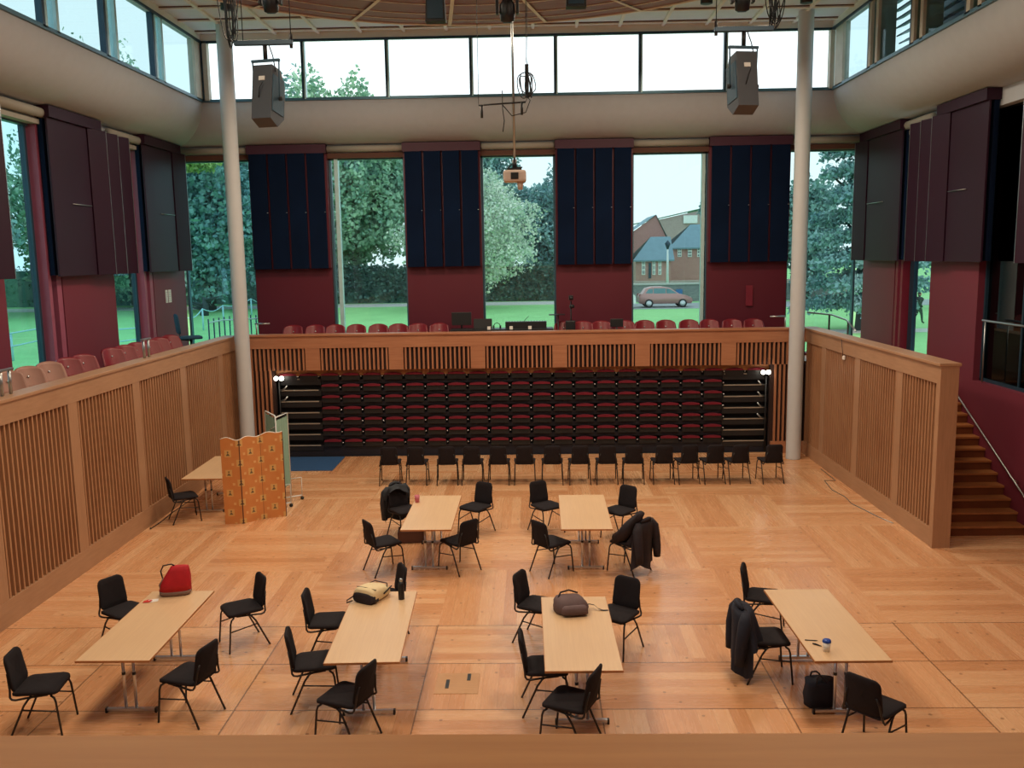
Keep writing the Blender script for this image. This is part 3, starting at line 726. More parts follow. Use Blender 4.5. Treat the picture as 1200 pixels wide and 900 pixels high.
# ------------------------------------------------------------------ tables
def make_table():
    t = thing('folding_table', '', 'table')
    L, W = 1.88, .75
    tp = MB().box(-W/2, W/2, -L/2, L/2, .706, .73, bev=.004).build('table_top', M['beech'], t)
    q = MB(); q.box(-W/2-.003, W/2+.003, -L/2-.004, -L/2+.001, .707, .728); q.box(-W/2-.003, W/2+.003, L/2-.001, L/2+.004, .707, .728); q.box(-W/2-.004, -W/2+.001, -L/2, L/2, .707, .728); q.box(W/2-.001, W/2+.004, -L/2, L/2, .707, .728)
    q.build('edge_band', M['beech_edge'], tp)
    q = MB(); q.box(-.28, -.25, -L/2+.12, L/2-.12, .68, .706); q.box(.25, .28, -L/2+.12, L/2-.12, .68, .706); q.build('under_rail', M['blackp'], t)
    for s in (-1, 1):
        y = s*(L/2-.33)
        for dx in (-.055, .055):
            lg = MB().tube([(dx, y, .05), (dx, y, .70)], .016, 10).build('leg', M['chrome'], t)
            MB().tube([(dx, y, .42), (dx, y, .45)], .019, 10).build('collar', M['blackp'], lg)
        ft = MB().box(-.27, .27, y-.022, y+.022, .022, .052, bev=.006).build('foot_bar', M['chrome'], t)
        for sx in (-1, 1): MB().box(sx*.262-.012, sx*.262+.012, y-.023, y+.023, 0, .053, bev=.004).build('glide', M['blackp'], ft)
        MB().tube([(0, y, .60), (0, y-s*.28, .695)], .009).build('brace', M['chrome'], t)
    return t
T = make_table(); T.location = (-4.27, 9.32, 0); T.rotation_euler = (0, 0, R(.3)); T['label'] = 'pale beech folding table with the red bag on it'
dup(T, (-1.765, 9.25, 0), R(2.0), 'pale beech folding table with the cream backpack and dark bottle on it')
dup(T, (.45, 9.05, 0), R(.5), 'pale beech folding table with the grey backpack on it')
dup(T, (3.09, 9.235, 0), R(.4), 'pale beech folding table with the blue-lidded cup on it')
dup(T, (-1.60, 13.56, 0), R(-.2), 'pale beech folding table with the pink cup on it')
dup(T, (.77, 13.52, 0), R(-.6), 'bare pale beech folding table in the middle of the hall')
dup(T, (-6.12, 16.75, 0), R(1), 'bare pale beech folding table half hidden behind the patterned screen')

# ------------------------------------------------------------------ coats
def coat(x, y, head, m, label, front=.45, back=.62, sleeves=True, seed=1, w=.23, topz=.855, ry=1.15):
    """garment hung over a chair back; local frame of the chair"""
    t = thing('coat', label, 'coat', (x, y, 0), R(head-90)); rnd = random.Random(seed)
    q = MB(); rings = []; n = 40
    ph = [rnd.uniform(0, 6.28) for _ in range(5)]
    prof = [(0, .02, .0), (.015, .55, .35), (.03, .85, .7), (.08, 1.0, .9), (.18, 1.04, 1.0), (.30, 1.06, 1.15), (.42, 1.12, 1.3), (.54, 1.16, 1.5), (.62, 1.2, 1.6)]
    for dz, sx, sy in prof:
        ring = []
        for j in range(n):
            a = 2*PI*j/n; cx, cy = math.cos(a), math.sin(a)
            k = dz/.62
            f = 1+k*.14*math.sin(5*a+ph[0])+k*.08*math.sin(9*a+ph[1]+dz*5)+.03*math.sin(3*a+ph[2]+dz*9)
            drop = dz*((back if cy < 0 else front)/.62)
            z = topz-drop-.025*abs(cx)*(1 if dz < .1 else 1)-k*.05*math.sin(3*a+ph[3])
            yy = -.235-(z-.5)*.15
            ring.append(Vector((cx*w*sx*f, yy+cy*.085*sy*ry*f, z)))
        rings.append(ring)
    q.rings(rings, cap=False); q.build('body', m, t)
    # collar roll
    MB().tube([(-.12, -.30, topz-.03), (-.07, -.325, topz-.005), (0, -.335, topz+.005), (.07, -.325, topz-.005), (.12, -.30, topz-.03)], [.018, .026, .030, .026, .018], 10).build('collar', m, t)
    if sleeves:
        for s in (-1, 1):
            o = rnd.uniform(-.02, .02)
            MB().tube([(s*w*.78, -.28, topz-.05), (s*w*1.04, -.30, topz-.14), (s*w*1.10, -.33, topz-.32), (s*(w*1.08+o), -.34, topz-.48), (s*(w*1.06+o), -.35, topz-.62)], [.045, .07, .066, .062, .05], 12).build('sleeve', m, t)
    return t
coat(2.56, 9.46, 0, M['navycloth'], 'long navy coat hung over the chair back at the cup table', .45, .72, seed=3, w=.23, ry=1.5)
coat(-2.20, 14.62, -52, M['puffer'], 'dark jacket hung over the chair beside the pink cup table', .10, .62, seed=12, w=.20, ry=1.0)
coat(1.40, 12.86, 138, M['blackcloth'], 'charcoal jacket with hanging sleeves over the chair by the bare middle table', .35, .72, seed=9, w=.20)
# second, bunched garment on the same chair
g = thing('scarf', 'bunched dark cloth lying on the seat beneath the charcoal jacket', 'scarf', (1.40, 12.86, 0), R(138-90))
q = MB(); rings = []
for i in range(9):
    k = i/8; c = Vector((-.12+.02*math.sin(i), .12-.40*k, .50+.44*k**1.3)); rad = .05+.07*math.sin(PI*min(1, .25+k*.7))
    rings.append([c+Vector((math.cos(a)*rad*1.5*(1+.12*math.sin(4*a+i)), math.sin(a)*rad*.35, math.sin(a)*rad*.8)) for a in [2*PI*j/18 for j in range(18)]])
q.rings(rings); q.build('cloth', M['blackcloth'], g)

# ------------------------------------------------------------------ bags and small things on the tables
def blob(rings_def, power=3.0, n=28, seed=0, wob=.02):
    """bag body: list of (z, cx, cy, hx, hy) superellipse rings"""
    rnd = random.Random(seed); ph = [rnd.uniform(0, 6) for _ in range(3)]; out = []
    for z, cx, cy, hx, hy in rings_def:
        ring = []
        for j in range(n):
            a = 2*PI*j/n; c, s_ = math.cos(a), math.sin(a)
            r = (abs(c)**power+abs(s_)**power)**(-1/power)*(1+wob*math.sin(4*a+ph[0]+z*20)+wob*.6*math.sin(7*a+ph[1]-z*31))
            ring.append(Vector((cx+c*hx*r, cy+s_*hy*r, z)))
        out.append(ring)
    return MB().rings(out)
# red bag: base centre
p = at(205, 697, .73, 2)
t = thing('holdall_bag', 'bright red bag with a grey-brown base standing on the left-hand table', 'bag', (p.x, p.y+.03, .73), R(12))
blob([(0, 0, 0, .165, .085), (.02, 0, 0, .18, .10), (.06, 0, 0, .182, .10)], 4, seed=1, wob=.01).build('base', M['greybag'], t)
blob([(.06, 0, 0, .182, .10), (.14, 0.01, 0, .175, .095), (.22, .03, 0, .150, .078), (.30, .055, 0, .118, .055), (.345, .065, 0, .10, .035), (.355, .065, 0, .06, .015)], 3.6, seed=1, wob=.025).build('body', M['redbag'], t)
MB().tube([(-.13, -.02, .20), (-.15, -.02, .30), (-.12, -.01, .365), (-.03, 0, .375), (.01, 0, .35)], .009).build('handle', M['blackcloth'], t)
MB().tube([(-.14, -.06, .05), (-.17, -.05, .14), (-.12, -.03, .22)], .010).build('strap', M['greybag'], t)
p = at(177, 704.5, .73, 2)
t = thing('paper_packet', 'small crumpled red and white paper beside the red bag', 'paper', (p.x, p.y, .731), R(15))
MB().add([(-.02, -.04, 0), (.08, -.035, .002), (.085, .03, .012), (.02, .045, .004), (-.03, .02, .010)], [(0, 1, 2, 3, 4)]).build('white_sheet', M['paper'], t)
MB().add([(-.09, -.04, .004), (-.01, -.045, .006), (.02, -.005, .012), (-.03, .05, .007), (-.08, .02, .003)], [(0, 1, 2, 3, 4)]).build('red_sheet', M['redpaper'], t)
# cream backpack lying down
p = at(441, 700, .73, 2)
t = thing('backpack', 'cream canvas backpack with black base lying on a table', 'backpack', (p.x-.03, p.y-.02, .73), R(-28))
def lying(defn, **k):
    q = blob(defn, **k); q.v = [(x, z, y) for x, y, z in q.v]; return q
lying([(-.205, 0, .055, .12, .05), (-.20, 0, .06, .14, .06), (-.165, 0, .068, .152, .068), (-.10, 0, .05, .157, .05)], power=3.5, seed=2, wob=.01).build('base', M['blackcloth'], t)
lying([(-.19, 0, .088, .12, .07), (-.175, 0, .088, .145, .082), (-.14, 0, .088, .153, .088), (-.05, 0, .088, .155, .09), (.06, 0, .08, .15, .082), (.15, 0, .065, .13, .066), (.205, 0, .05, .09, .046), (.22, 0, .045, .04, .02)], power=3, seed=2, wob=.02).build('body', M['cream'], t)
MB().tube([(-.13, .10, .13), (-.09, .15, .148), (0, .165, .142), (.09, .15, .148), (.13, .10, .13)], .006).build('zip', M['blackcloth'], t)
MB().tube([(-.14, -.12, .16), (0, -.14, .178), (.14, -.12, .16)], .005).build('piping', M['blackcloth'], t)
MB().tube([(-.15, -.18, .06), (-.20, -.24, .02), (-.17, -.28, .012), (-.12, -.23, .03)], .008).build('strap', M['blackcloth'], t)
MB().tube([(.155, .0, .08), (.17, .08, .12), (.13, .18, .11)], .008).build('strap', M['blackcloth'], t)
# dark bottle
p = at(470.5, 702, .73, 2)
t = thing('drinks_bottle', 'tall dark metal drinks bottle beside the cream backpack', 'bottle', (p.x, p.y, .73))
MB().lathe([(0, 0), (.034, 0), (.036, .01), (.036, .16), (.030, .19), (.018, .215)], seg=20).build('body', M['blackp'], t)
MB().lathe([(.018, .215), (.020, .216), (.020, .245), (.014, .25), (0, .25)], seg=16).build('cap', M['steel'], t)
# grey backpack
p = at(668, 718, .73, 2)
t = thing('backpack', 'dark grey-brown backpack with trailing strap lying on a table', 'backpack', (p.x+.01, p.y+.05, .73), R(8))
blob([(0, 0, 0, .16, .12), (.015, 0, 0, .185, .145), (.07, 0, 0, .19, .15), (.12, -.01, .01, .175, .135), (.155, -.02, .03, .14, .10), (.17, -.02, .04, .08, .05)], 3, seed=4, wob=.035).build('body', M['taupe'], t)
blob([(.02, .02, -.15, .13, .03), (.03, .02, -.155, .15, .045), (.09, .02, -.15, .145, .045), (.115, .02, -.145, .12, .03)], 3, seed=6, wob=.02).build('pocket', M['taupe'], t)
MB().tube([(-.15, .0, .14), (-.10, .09, .19), (.0, .12, .20), (.10, .10, .17)], .010).build('handle', M['blackcloth'], t)
q = MB()
pts = [(.16, .03, .05), (.22, .02, .06), (.27, .01, .05), (.31, -.03, .02), (.36, -.05, .006), (.42, -.05, .004)]
for a, b in zip(pts, pts[1:]): q.quad((a[0], a[1]-.016, a[2]), (b[0], b[1]-.014, b[2]), (b[0], b[1]+.014, b[2]), (a[0], a[1]+.016, a[2]))
q.build('strap', M['blackcloth'], t)
# cup, pen, keys
p = at(968.5, 763, .73, 2)
t = thing('takeaway_cup', 'white paper cup with a blue lid standing on a table', 'cup', (p.x, p.y, .73))
MB().lathe([(0, 0), (.030, 0), (.041, .098)], seg=24).build('paper_body', M['paper'], t)
MB().lathe([(.043, .096), (.043, .106), (.038, .118), (.034, .122), (0, .120)], seg=24).build('lid', M['bluelid'], t)
p = at(951, 751, .73, 2)
tag(MB().tube([(-.065, .012, .006), (.045, -.006, .006), (.06, -.008, .005)], [.005, .005, .002], 8).build('pen', M['blackp'], loc=(p.x, p.y, .73)), 'thin dark pen lying on the cup table', 'pen')
p = at(957, 756.5, .73, 2)
tag(MB().tube([(-.03, .035, .007), (-.01, .015, .01), (.01, .0, .008), (.04, -.03, .006)], [.006, .009, .008, .004], 8).build('key_fob', M['blackcloth'], loc=(p.x, p.y, .73)), 'short black strap lying between the pen and the blue-lidded cup', 'strap')
p = at(489, 588.5, .73, 2)
t = thing('tumbler', 'pink plastic tumbler on the far left corner of a table', 'cup', (p.x, p.y, .73))
MB().lathe([(0, 0), (.034, 0), (.042, .115), (.038, .115), (.032, .01), (0, .01)], seg=24).build('body', M['pinkcup'], t)
# black tote under the cup table
p = at(959.5, 829, 0, 2)
t = thing('tote_bag', 'black shopping bag slumped on the floor under the cup table', 'bag', (p.x+.02, p.y+.06, 0), R(5))
blob([(0, 0, 0, .135, .09), (.01, 0, 0, .15, .10), (.12, 0, 0, .155, .105), (.22, 0, 0, .150, .095), (.28, .0, 0, .155, .10)], 3, seed=8, wob=.04).build('body', M['navycloth'], t)
blob([(.20, 0, 0, .12, .075), (.26, .02, 0, .11, .07), (.31, .02, 0, .05, .03)], 2.5, seed=3, wob=.08).build('contents', M['puffer'], t)
for s in (-1, 1): MB().tube([(-.07, s*.09, .26), (-.06, s*.07, .33), (-.02, s*.05, .345), (.02, s*.07, .31), (.05, s*.09, .26)], .010).build('handle', M['blackcloth'], t)
# brown box/bag under the pink cup table
p = at(481, 637, 0, 2)
t = thing('storage_box', 'dark brown open box with pale contents on the floor under the pink cup table', 'box', (p.x, p.y+.16, 0), R(5))
q = MB(); q.box(-.22, .22, -.15, .15, 0, .02); q.box(-.22, .22, -.15, -.135, 0, .2); q.box(-.22, .22, .135, .15, 0, .2); q.box(-.22, -.205, -.15, .15, 0, .2); q.box(.205, .22, -.15, .15, 0, .2); q.build('carton', M['brown'], t)
blob([(.03, 0, 0, .19, .12), (.16, 0, 0, .18, .12), (.22, -.02, 0, .13, .08), (.24, -.02, 0, .05, .03)], 3, seed=2, wob=.05).build('cloth', M['greybag'], t)

# ------------------------------------------------------------------ screens, mat, cables
t = thing('folding_screen', 'orange three-panel folding screen printed with small figures, standing by the column', 'screen', (-5.56, 15.38, 0))
P = [Vector((0, 0, 0)), Vector((.33, .02, 0)), Vector((.61, .32, 0)), Vector((.98, .46, 0))]
SH = [1.56, 1.54, 1.56, 1.60]
acc = 0
for i in range(3):
    a, b = P[i], P[i+1]; d = (b-a); L = d.length; d.normalize(); n_ = Vector((d.y, -d.x, 0)); th = .022
    me = bpy.data.meshes.new('panel'); bm = bmesh.new(); uvl = bm.loops.layers.uv.new('UVMap'); N = 10
    front = []; back = []
    for j in range(N+1):
        k = j/N; pt = a+d*(L*k*.985+.003); z = SH[i]+(SH[i+1]-SH[i])*k+.022*math.sin(2*PI*k-.6)
        front.append((bm.verts.new(pt+n_*th/2), bm.verts.new(pt+n_*th/2+Vector((0, 0, z))), k*L+acc, z))
        back.append((bm.verts.new(pt-n_*th/2), bm.verts.new(pt-n_*th/2+Vector((0, 0, z)))))
    def fc(vs, uvs):
        f = bm.faces.new(vs)
        for lp, uv in zip(f.loops, uvs): lp[uvl].uv = uv
    for j in range(N):
        f0, f1 = front[j], front[j+1]; b0, b1 = back[j], back[j+1]
        fc((f0[0], f1[0], f1[1], f0[1]), ((f0[2], 0), (f1[2], 0), (f1[2], f1[3]), (f0[2], f0[3])))
        fc((b1[0], b0[0], b0[1], b1[1]), ((f1[2], 0), (f0[2], 0), (f0[2], f0[3]), (f1[2], f1[3])))
        fc((f0[1], f1[1], b1[1], b0[1]), ((0, .14),)*4)
    fc((front[0][0], front[0][1], back[0][1], back[0][0]), ((0, .14),)*4); fc((front[N][0], back[N][0], back[N][1], front[N][1]), ((0, .14),)*4)
    bm.to_mesh(me); bm.free(); me.materials.append(M['print']); o = bpy.data.objects.new('panel', me); C.objects.link(o); o.parent = t
    q = MB(); q.tube([front_pt for front_pt in [a+d*(L*j/N)+Vector((0, 0, SH[i]+(SH[i+1]-SH[i])*j/N+.022*math.sin(2*PI*j/N-.6)+.004)) for j in range(N+1)]], .009, 6); q.build('top_piping', M['batten'], o)
    MB().box(-.008, .008, -.012, .012, 0, SH[i+1]-.02, Matrix.Translation(b)).build('hinge_edge', M['brown'], o)
    acc += L
# green ward screen on castors behind it
t = thing('ward_screen', 'pale green curtained ward screen on a white wheeled frame behind the orange screen', 'screen', (-4.86, 16.35, 0))
q = MB(); n = 26; vs = []
A, B = Vector((-.33, .55, 0)), Vector((.02, -.02, 0))
for j in range(n+1):
    k = j/n; pt = A.lerp(B, k); nn = Vector((.86, .5, 0))*(.022*math.sin(k*30)); vs += [pt+nn+Vector((0, 0, .35)), pt+nn+Vector((0, 0, 1.74))]
q.add(vs, [(2*j, 2*j+2, 2*j+3, 2*j+1) for j in range(n)], True); q.build('curtain', M['green'], t)
q = MB(); vs = []
A, B = Vector((.04, -.02, 0)), Vector((.10, .48, 0))
for j in range(n+1):
    k = j/n; pt = A.lerp(B, k); nn = Vector((1, 0, 0))*(.018*math.sin(k*26)); vs += [pt+nn+Vector((0, 0, .35)), pt+nn+Vector((0, 0, 1.70))]
q.add(vs, [(2*j, 2*j+2, 2*j+3, 2*j+1) for j in range(n)], True); q.build('curtain', M['green'], t)
MB().tube([(-.34, .56, .30), (-.34, .56, 1.76), (-.32, .53, 1.79), (.01, 0, 1.79), (.03, -.03, 1.76), (.03, -.03, .10)], .014).build('frame', M['whiteframe'], t)
MB().tube([(.03, -.03, 1.76), (.11, .49, 1.76), (.11, .49, .12)], .014).build('frame', M['whiteframe'], t)
MB().tube([(-.20, .33, 1.45), (.0, 0, 1.58)], .012).build('handle', M['whiteframe'], t)
for (x, y) in ((.03, -.03), (.11, .49)):
    MB().tube([(x-.16, y-.10, .09), (x+.18, y+.12, .09)], .013).build('foot_tube', M['whiteframe'], t)
    MB().tube([(x+.18, y+.12, .09), (x+.18, y+.12, .45), (x, y, .45)], .010).build('foot_tube', M['whiteframe'], t)
    for s, (dx, dy) in enumerate(((-.16, -.10), (.18, .12))): MB().lathe([(0, -.012), (.035, -.012), (.035, .012), (0, .012)], seg=14, mt=Matrix.Translation((x+dx, y+dy, .036))@Matrix.Rotation(R(90), 4, 'X')).build('castor', M['blackp'], t)
tag(MB().box(-5.95, -4.5, 19.32, 20.68, .0, .018, bev=.004).build('floor_mat', M['bluemat']), 'plain blue mat on the floor in front of the screen-side end of the seating bank', 'mat')
def wire(name, pts, r, label, m='cable', cat='cable', seg=6):
    return tag(MB().tube(pts, r, seg).build(name, M[m]), label, cat)
wp = [at(x, y, .008, 2) for x, y in ((966, 563), (975, 574), (990, 582), (998, 590), (1012, 597), (1030, 606), (1048, 613))]
wp = [Vector((min(p.x, 6.2), p.y, .008)) for p in wp]
wire('floor_cable', [(6.22, 19.0, .008), (6.2, 18.0, .008)]+wp, .008, 'thin grey cable trailing along the floor beside the right slatted wall', 'steel')
wp = [at(x, y, .008, 2) for x, y in ((169, 618), (176, 620), (188, 612), (200, 602))]
wire('floor_cable', [Vector((max(p.x, -6.84), p.y, .008)) for p in wp]+[Vector((-6.8, 17.2, .008))], .008, 'dark cable on the floor by the left slatted wall near the lone chair')
# small white sensor on right wall
t = thing('wall_sensor', 'small white sensor with a thin lead on the right slatted wall', 'sensor', (6.25, 18.0, 2.55))
MB().box(0, .04, -.04, .04, -.04, .04, bev=.01).build('case', M['paper'], t)
MB().tube([(.0, 0, .04), (-.01, .05, .25), (-.005, .1, .36)], .006, 6).build('lead', M['blackp'], t)

# ------------------------------------------------------------------ balcony seats
def bucket(m):
    t = thing('audience_chair', '', 'seat')
    # back shell: curved, facing -Y local
    q = MB(); rings = []
    n = 14
    vs = []; rows = 8
    for i in range(rows+1):
        v = i/rows
        for j in range(n+1):
            u = -1+2*j/n; hw = .215*(1-.12*v**3)
            top = (1-abs(u)**3*.16*v)
            vs.append((u*hw*1.08, .10+.12*v-.10*(u*u), .60+.34*v*top))
    fs = [(i*(n+1)+j, i*(n+1)+j+1, (i+1)*(n+1)+j+1, (i+1)*(n+1)+j) for i in range(rows) for j in range(n)]
    q.add(vs, fs, True); o = q.build('back_shell', m, t); md = o.modifiers.new('t', 'SOLIDIFY'); md.thickness = .035
    def f(u, v, w): return Vector((u*1.05, v-.10, .58+w-.02*(1-(u/.2)**2)))
    pad(rrect(.42, .38, .09), f, .05).build('seat_pan', m, t)
    MB().box(-.26, .26, -.14, .12, .54, .58).build('seat_bar', M['steel'], t)
    MB().box(-.03, .03, -.03, .05, 0, .54).build('pedestal', M['blackp'], t)
    MB().lathe([(0, 0), (.018, 0), (.018, .01), (0, .012)], (0, 0, 0), 10, Matrix.Translation((0, .155, .78))@Matrix.Rotation(R(90), 4, 'X')).build('number_stud', M['silver'], t)
    return t
sr = bucket(M['redplastic']); stn = bucket(M['tan'])
fx = [342, 368, 392, 416.5, 442.5, 466, 489, 514] + [661, 683.6, 705, 733, 756, 781, 808, 832, 859, 884]
sr['label'] = ''
first = True
for i, x in enumerate(fx):
    p = at(x, 383, 21.3)
    if i < 8: g = 'red seats on the far balcony between the tall column and the control desk'; lab = 'red moulded seat on the far balcony between the patterned-screen column and the control desk'
    else: g = 'red seats on the far balcony past the control desk'; lab = 'red moulded seat on the far balcony between the control desk and the stair-side column'
    loc = (p.x, 21.28, BF+.02)
    if first: sr.location = loc; sr.rotation_euler = (0, 0, 0); sr['label'] = lab; sr['group'] = g; first = False
    else: dup(sr, loc, 0, lab, g)
LY = [(14.7, 'fourth'), (15.22, 'fifth'), (16.3, 'sixth'), (16.83, 'seventh'), (17.35, 'eighth'), (17.95, 'ninth'), (18.42, 'tenth'), (19.0, 'last')]
for y, o_ in LY: dup(sr, (-7.72, y, BF+.02), R(58), f'red moulded seat on the left balcony, {o_} from the near edge', 'red seats on the left balcony')
for i, (y, o_) in enumerate(((12.95, 'nearest'), (13.5, 'second'), (14.1, 'third'))):
    lab = f'reflection-tinted red moulded seat on the left balcony, {o_} of the three tinted ones'
    if i == 0: stn.location = (-7.72, y, BF+.02); stn.rotation_euler = (0, 0, R(58)); stn['label'] = lab; stn['group'] = 'reflection-tinted seats on the left balcony'
    else: dup(stn, (-7.72, y, BF+.02), R(58), lab, 'reflection-tinted seats on the left balcony')
# blue office chair in the corner
MB().box(-8.3, -7.15, 19.1, 20.2, BF, BF+.34).build('floor_riser', M['stair'], kind='structure')
t = thing('office_chair', 'dark blue upholstered chair in the far left corner of the balcony', 'chair', (-7.6, 19.62, BF+.36), R(-60))
pad(rrect(.46, .46, .08), lambda u, v, w: Vector((u, v, .46+w)), .06).build('seat', M['teal'], t)
pad(rrect(.42, .44, .09), lambda u, v, w: Vector((u, -.24-w-.1*v, .80+v)), .05).build('backrest', M['teal'], t)
MB().tube([(0, -.24, .6), (0, -.2, .45), (0, 0, .42)], .015).build('back_bracket', M['blackp'], t)
MB().tube([(0, 0, .08), (0, 0, .46)], .025).build('pedestal', M['blackp'], t)
for i in range(5): MB().tube([(0, 0, .08), (.26*math.cos(i*1.257), .26*math.sin(i*1.257), .03)], .018).build('leg', M['blackp'], t)
# steel rail ends on the left balustrade
for x, y, lab in ((-7.05, 16.05, 'short twin-post steel rail end on the left balustrade beside the red seats'), (-7.05, 11.65, 'short twin-post steel rail end on the left balustrade beside the reflection-tinted seats')):
    t = thing('rail_end', lab, 'railing', (x, y, 2.955))
    for d in (-.10, .10): MB().tube([(0, d, -.0), (0, d, .33)], .022, 10).build('post', M['steel'], t)
    MB().box(-.03, .03, -.17, .17, .32, .35, bev=.005).build('top_plate', M['steel'], t)
for x, z, lab, L in ((-6.25, 3.17, 'short horizontal steel rail stub beside the patterned-screen column', .5), (5.75, 3.17, 'short horizontal steel rail stub beside the stair-side column', .5)):
    t = thing('rail_stub', lab, 'railing', (x, 20.75, 2.95))
    MB().tube([(-.25, 0, .25), (.1, 0, .25)], .018, 8).build('rail', M['steel'], t); MB().tube([(-.22, 0, 0), (-.22, 0, .25)] if x < 0 else [(.1, 0, 0), (.1, 0, .25)], .018, 8).build('post', M['steel'], t)
# balcony right glass-side railing
t = thing('balcony_railing', 'angled steel railing with short posts on the right balustrade corner by the cedar window', 'railing', (0, 0, 0))
pr = [at(946, 366, 21.3), at(975, 369, 20.9), at(992, 375, 20.4), at(1003, 388, 19.4)]
MB().tube(pr, .02, 8).build('rail', M['steel'], t)
for p in (at(972, 369, 20.95), at(994, 376, 20.3)): MB().tube([(p.x, p.y, BF), (p.x, p.y, p.z)], .022, 8).build('post', M['blackp'], t)

# control desk
t = thing('control_desk', 'black control desk behind the far balustrade', 'desk', (-.75, 21.3, BF))
MB().box(-1.2, 1.25, -.25, .25, .78, .82, bev=.005).build('desk_top', M['blackp'], t)
for x in (-1.1, 1.15): MB().box(x-.02, x+.02, -.22, .22, 0, .78).build('leg', M['blackp'], t)
MB().box(-1.15, 1.2, -.26, -.24, .55, .78).build('modesty_panel', M['blackp'], t)
t = thing('monitor', 'black computer monitor seen from behind on the control desk', 'monitor', (-1.69, 21.28, BF+.82))
MB().box(-.235, .235, -.02, .02, .09, .40, bev=.008).build('screen', M['blackp'], t)
MB().tube([(0, .03, .0), (0, .03, .2)], .02).build('stand', M['blackp'], t); MB().box(-.10, .10, -.06, .08, 0, .012).build('stand_base', M['blackp'], t)
t = thing('laptop', 'open black laptop next to the monitor on the control desk', 'laptop', (-1.18, 21.25, BF+.82))
MB().box(-.22, .22, -.0, .018, .0, .24, Matrix.Rotation(R(-8), 4, 'X'), bev=.005).build('lid', M['blackp'], t); MB().box(-.22, .22, .02, .26, 0, .02, bev=.004).build('keyboard_base', M['blackp'], t)
t = thing('mixing_desk', 'long black sound mixing desk on the control desk', 'mixer', (-.15, 21.27, BF+.82))
MB().prism([(-.49, 0), (.49, 0), (.49, .03), (.49, .16), (-.49, .16), (-.49, .03)], -.10, .12).build('console', M['blackp'], t)
q = MB()
for i in range(14): q.box(-.44+.066*i, -.42+.066*i, -.02, .06, .16, .172)
q.build('faders', M['steel'], t)
MB().tube([(-.05, 0, .16), (.0, -.02, .22), (.07, -.03, .29)], .006).build('gooseneck_lamp', M['blackp'], t)
t = thing('headphones', 'pair of black headphones lying beside the laptop', 'headphones', (-.84, 21.2, BF+.82))
MB().tube([(.08*math.cos(a), 0, .05+.09*math.sin(a)) for a in [PI*j/10 for j in range(11)]], .008).build('headband', M['blackp'], t)
for s in (-1, 1): MB().lathe([(0, -.02), (.04, -.02), (.04, .02), (0, .02)], seg=14, mt=Matrix.Translation((s*.08, 0, .045))@Matrix.Rotation(R(90), 4, 'Y')).build('ear_cup', M['blackp'], t)
for i, (x, lab) in enumerate(((573, 'under the laptop'), (599, 'in the middle'), (621, 'under the mixer end'))):
    p = at(x, 386, 21.0); tag(MB().box(-.04, .04, 0, .01, -.03, .05, bev=.004).build('desk_label_card', M['paper'], loc=(p.x, 21.03, 2.99)), f'small white card on the control desk front, {lab}', 'card')
t = thing('music_stand', 'small black tray stand at the end of the control desk', 'stand', (.62, 21.3, BF))
MB().box(-.22, .16, -.1, .1, 1.12, 1.14).build('tray', M['blackp'], t); MB().tube([(0, 0, .02), (0, 0, 1.12)], .014).build('pole', M['blackp'], t)
for a in (0, 2.09, 4.19): MB().tube([(0, 0, .15), (.2*math.cos(a), .2*math.sin(a), .01)], .01).build('leg', M['blackp'], t)
t = thing('camera_tripod', 'black camera on a tall tripod in front of a maroon pier on the far balcony', 'tripod', (.93, 21.35, BF))
MB().tube([(0, 0, .6), (0, 0, 1.45)], .016).build('pole', M['blackp'], t)
for a in (.5, 2.6, 4.7): MB().tube([(0, 0, .95), (.28*math.cos(a), .28*math.sin(a), .01)], .014).build('leg', M['blackp'], t)
MB().box(-.05, .05, -.10, .08, 1.47, 1.58, bev=.01).build('camera_body', M['blackp'], t)
MB().lathe([(.035, 0), (.04, .07), (0, .07)], seg=14, mt=Matrix.Translation((.0, -.10, 1.53))@Matrix.Rotation(R(90), 4, 'X')).build('lens', M['blackp'], t)
MB().lathe([(0, -.05), (.05, -.04), (.06, 0), (.05, .04), (0, .05)], (.02, -.05, 1.32), 12).build('monitor_head', M['blackp'], t)
MB().box(-.13, .10, -.08, .08, .72, .98, bev=.02).build('kit_bag', M['blackp'], t)
t = thing('small_monitor', 'small black monitor panel among the red seats of the far balcony', 'monitor', (2.0, 21.15, BF))
MB().box(-.15, .15, -.02, .02, .83, 1.02, bev=.008).build('screen', M['blackp'], t); MB().tube([(0, 0, 0), (0, 0, .85)], .02).build('stand', M['blackp'], t)

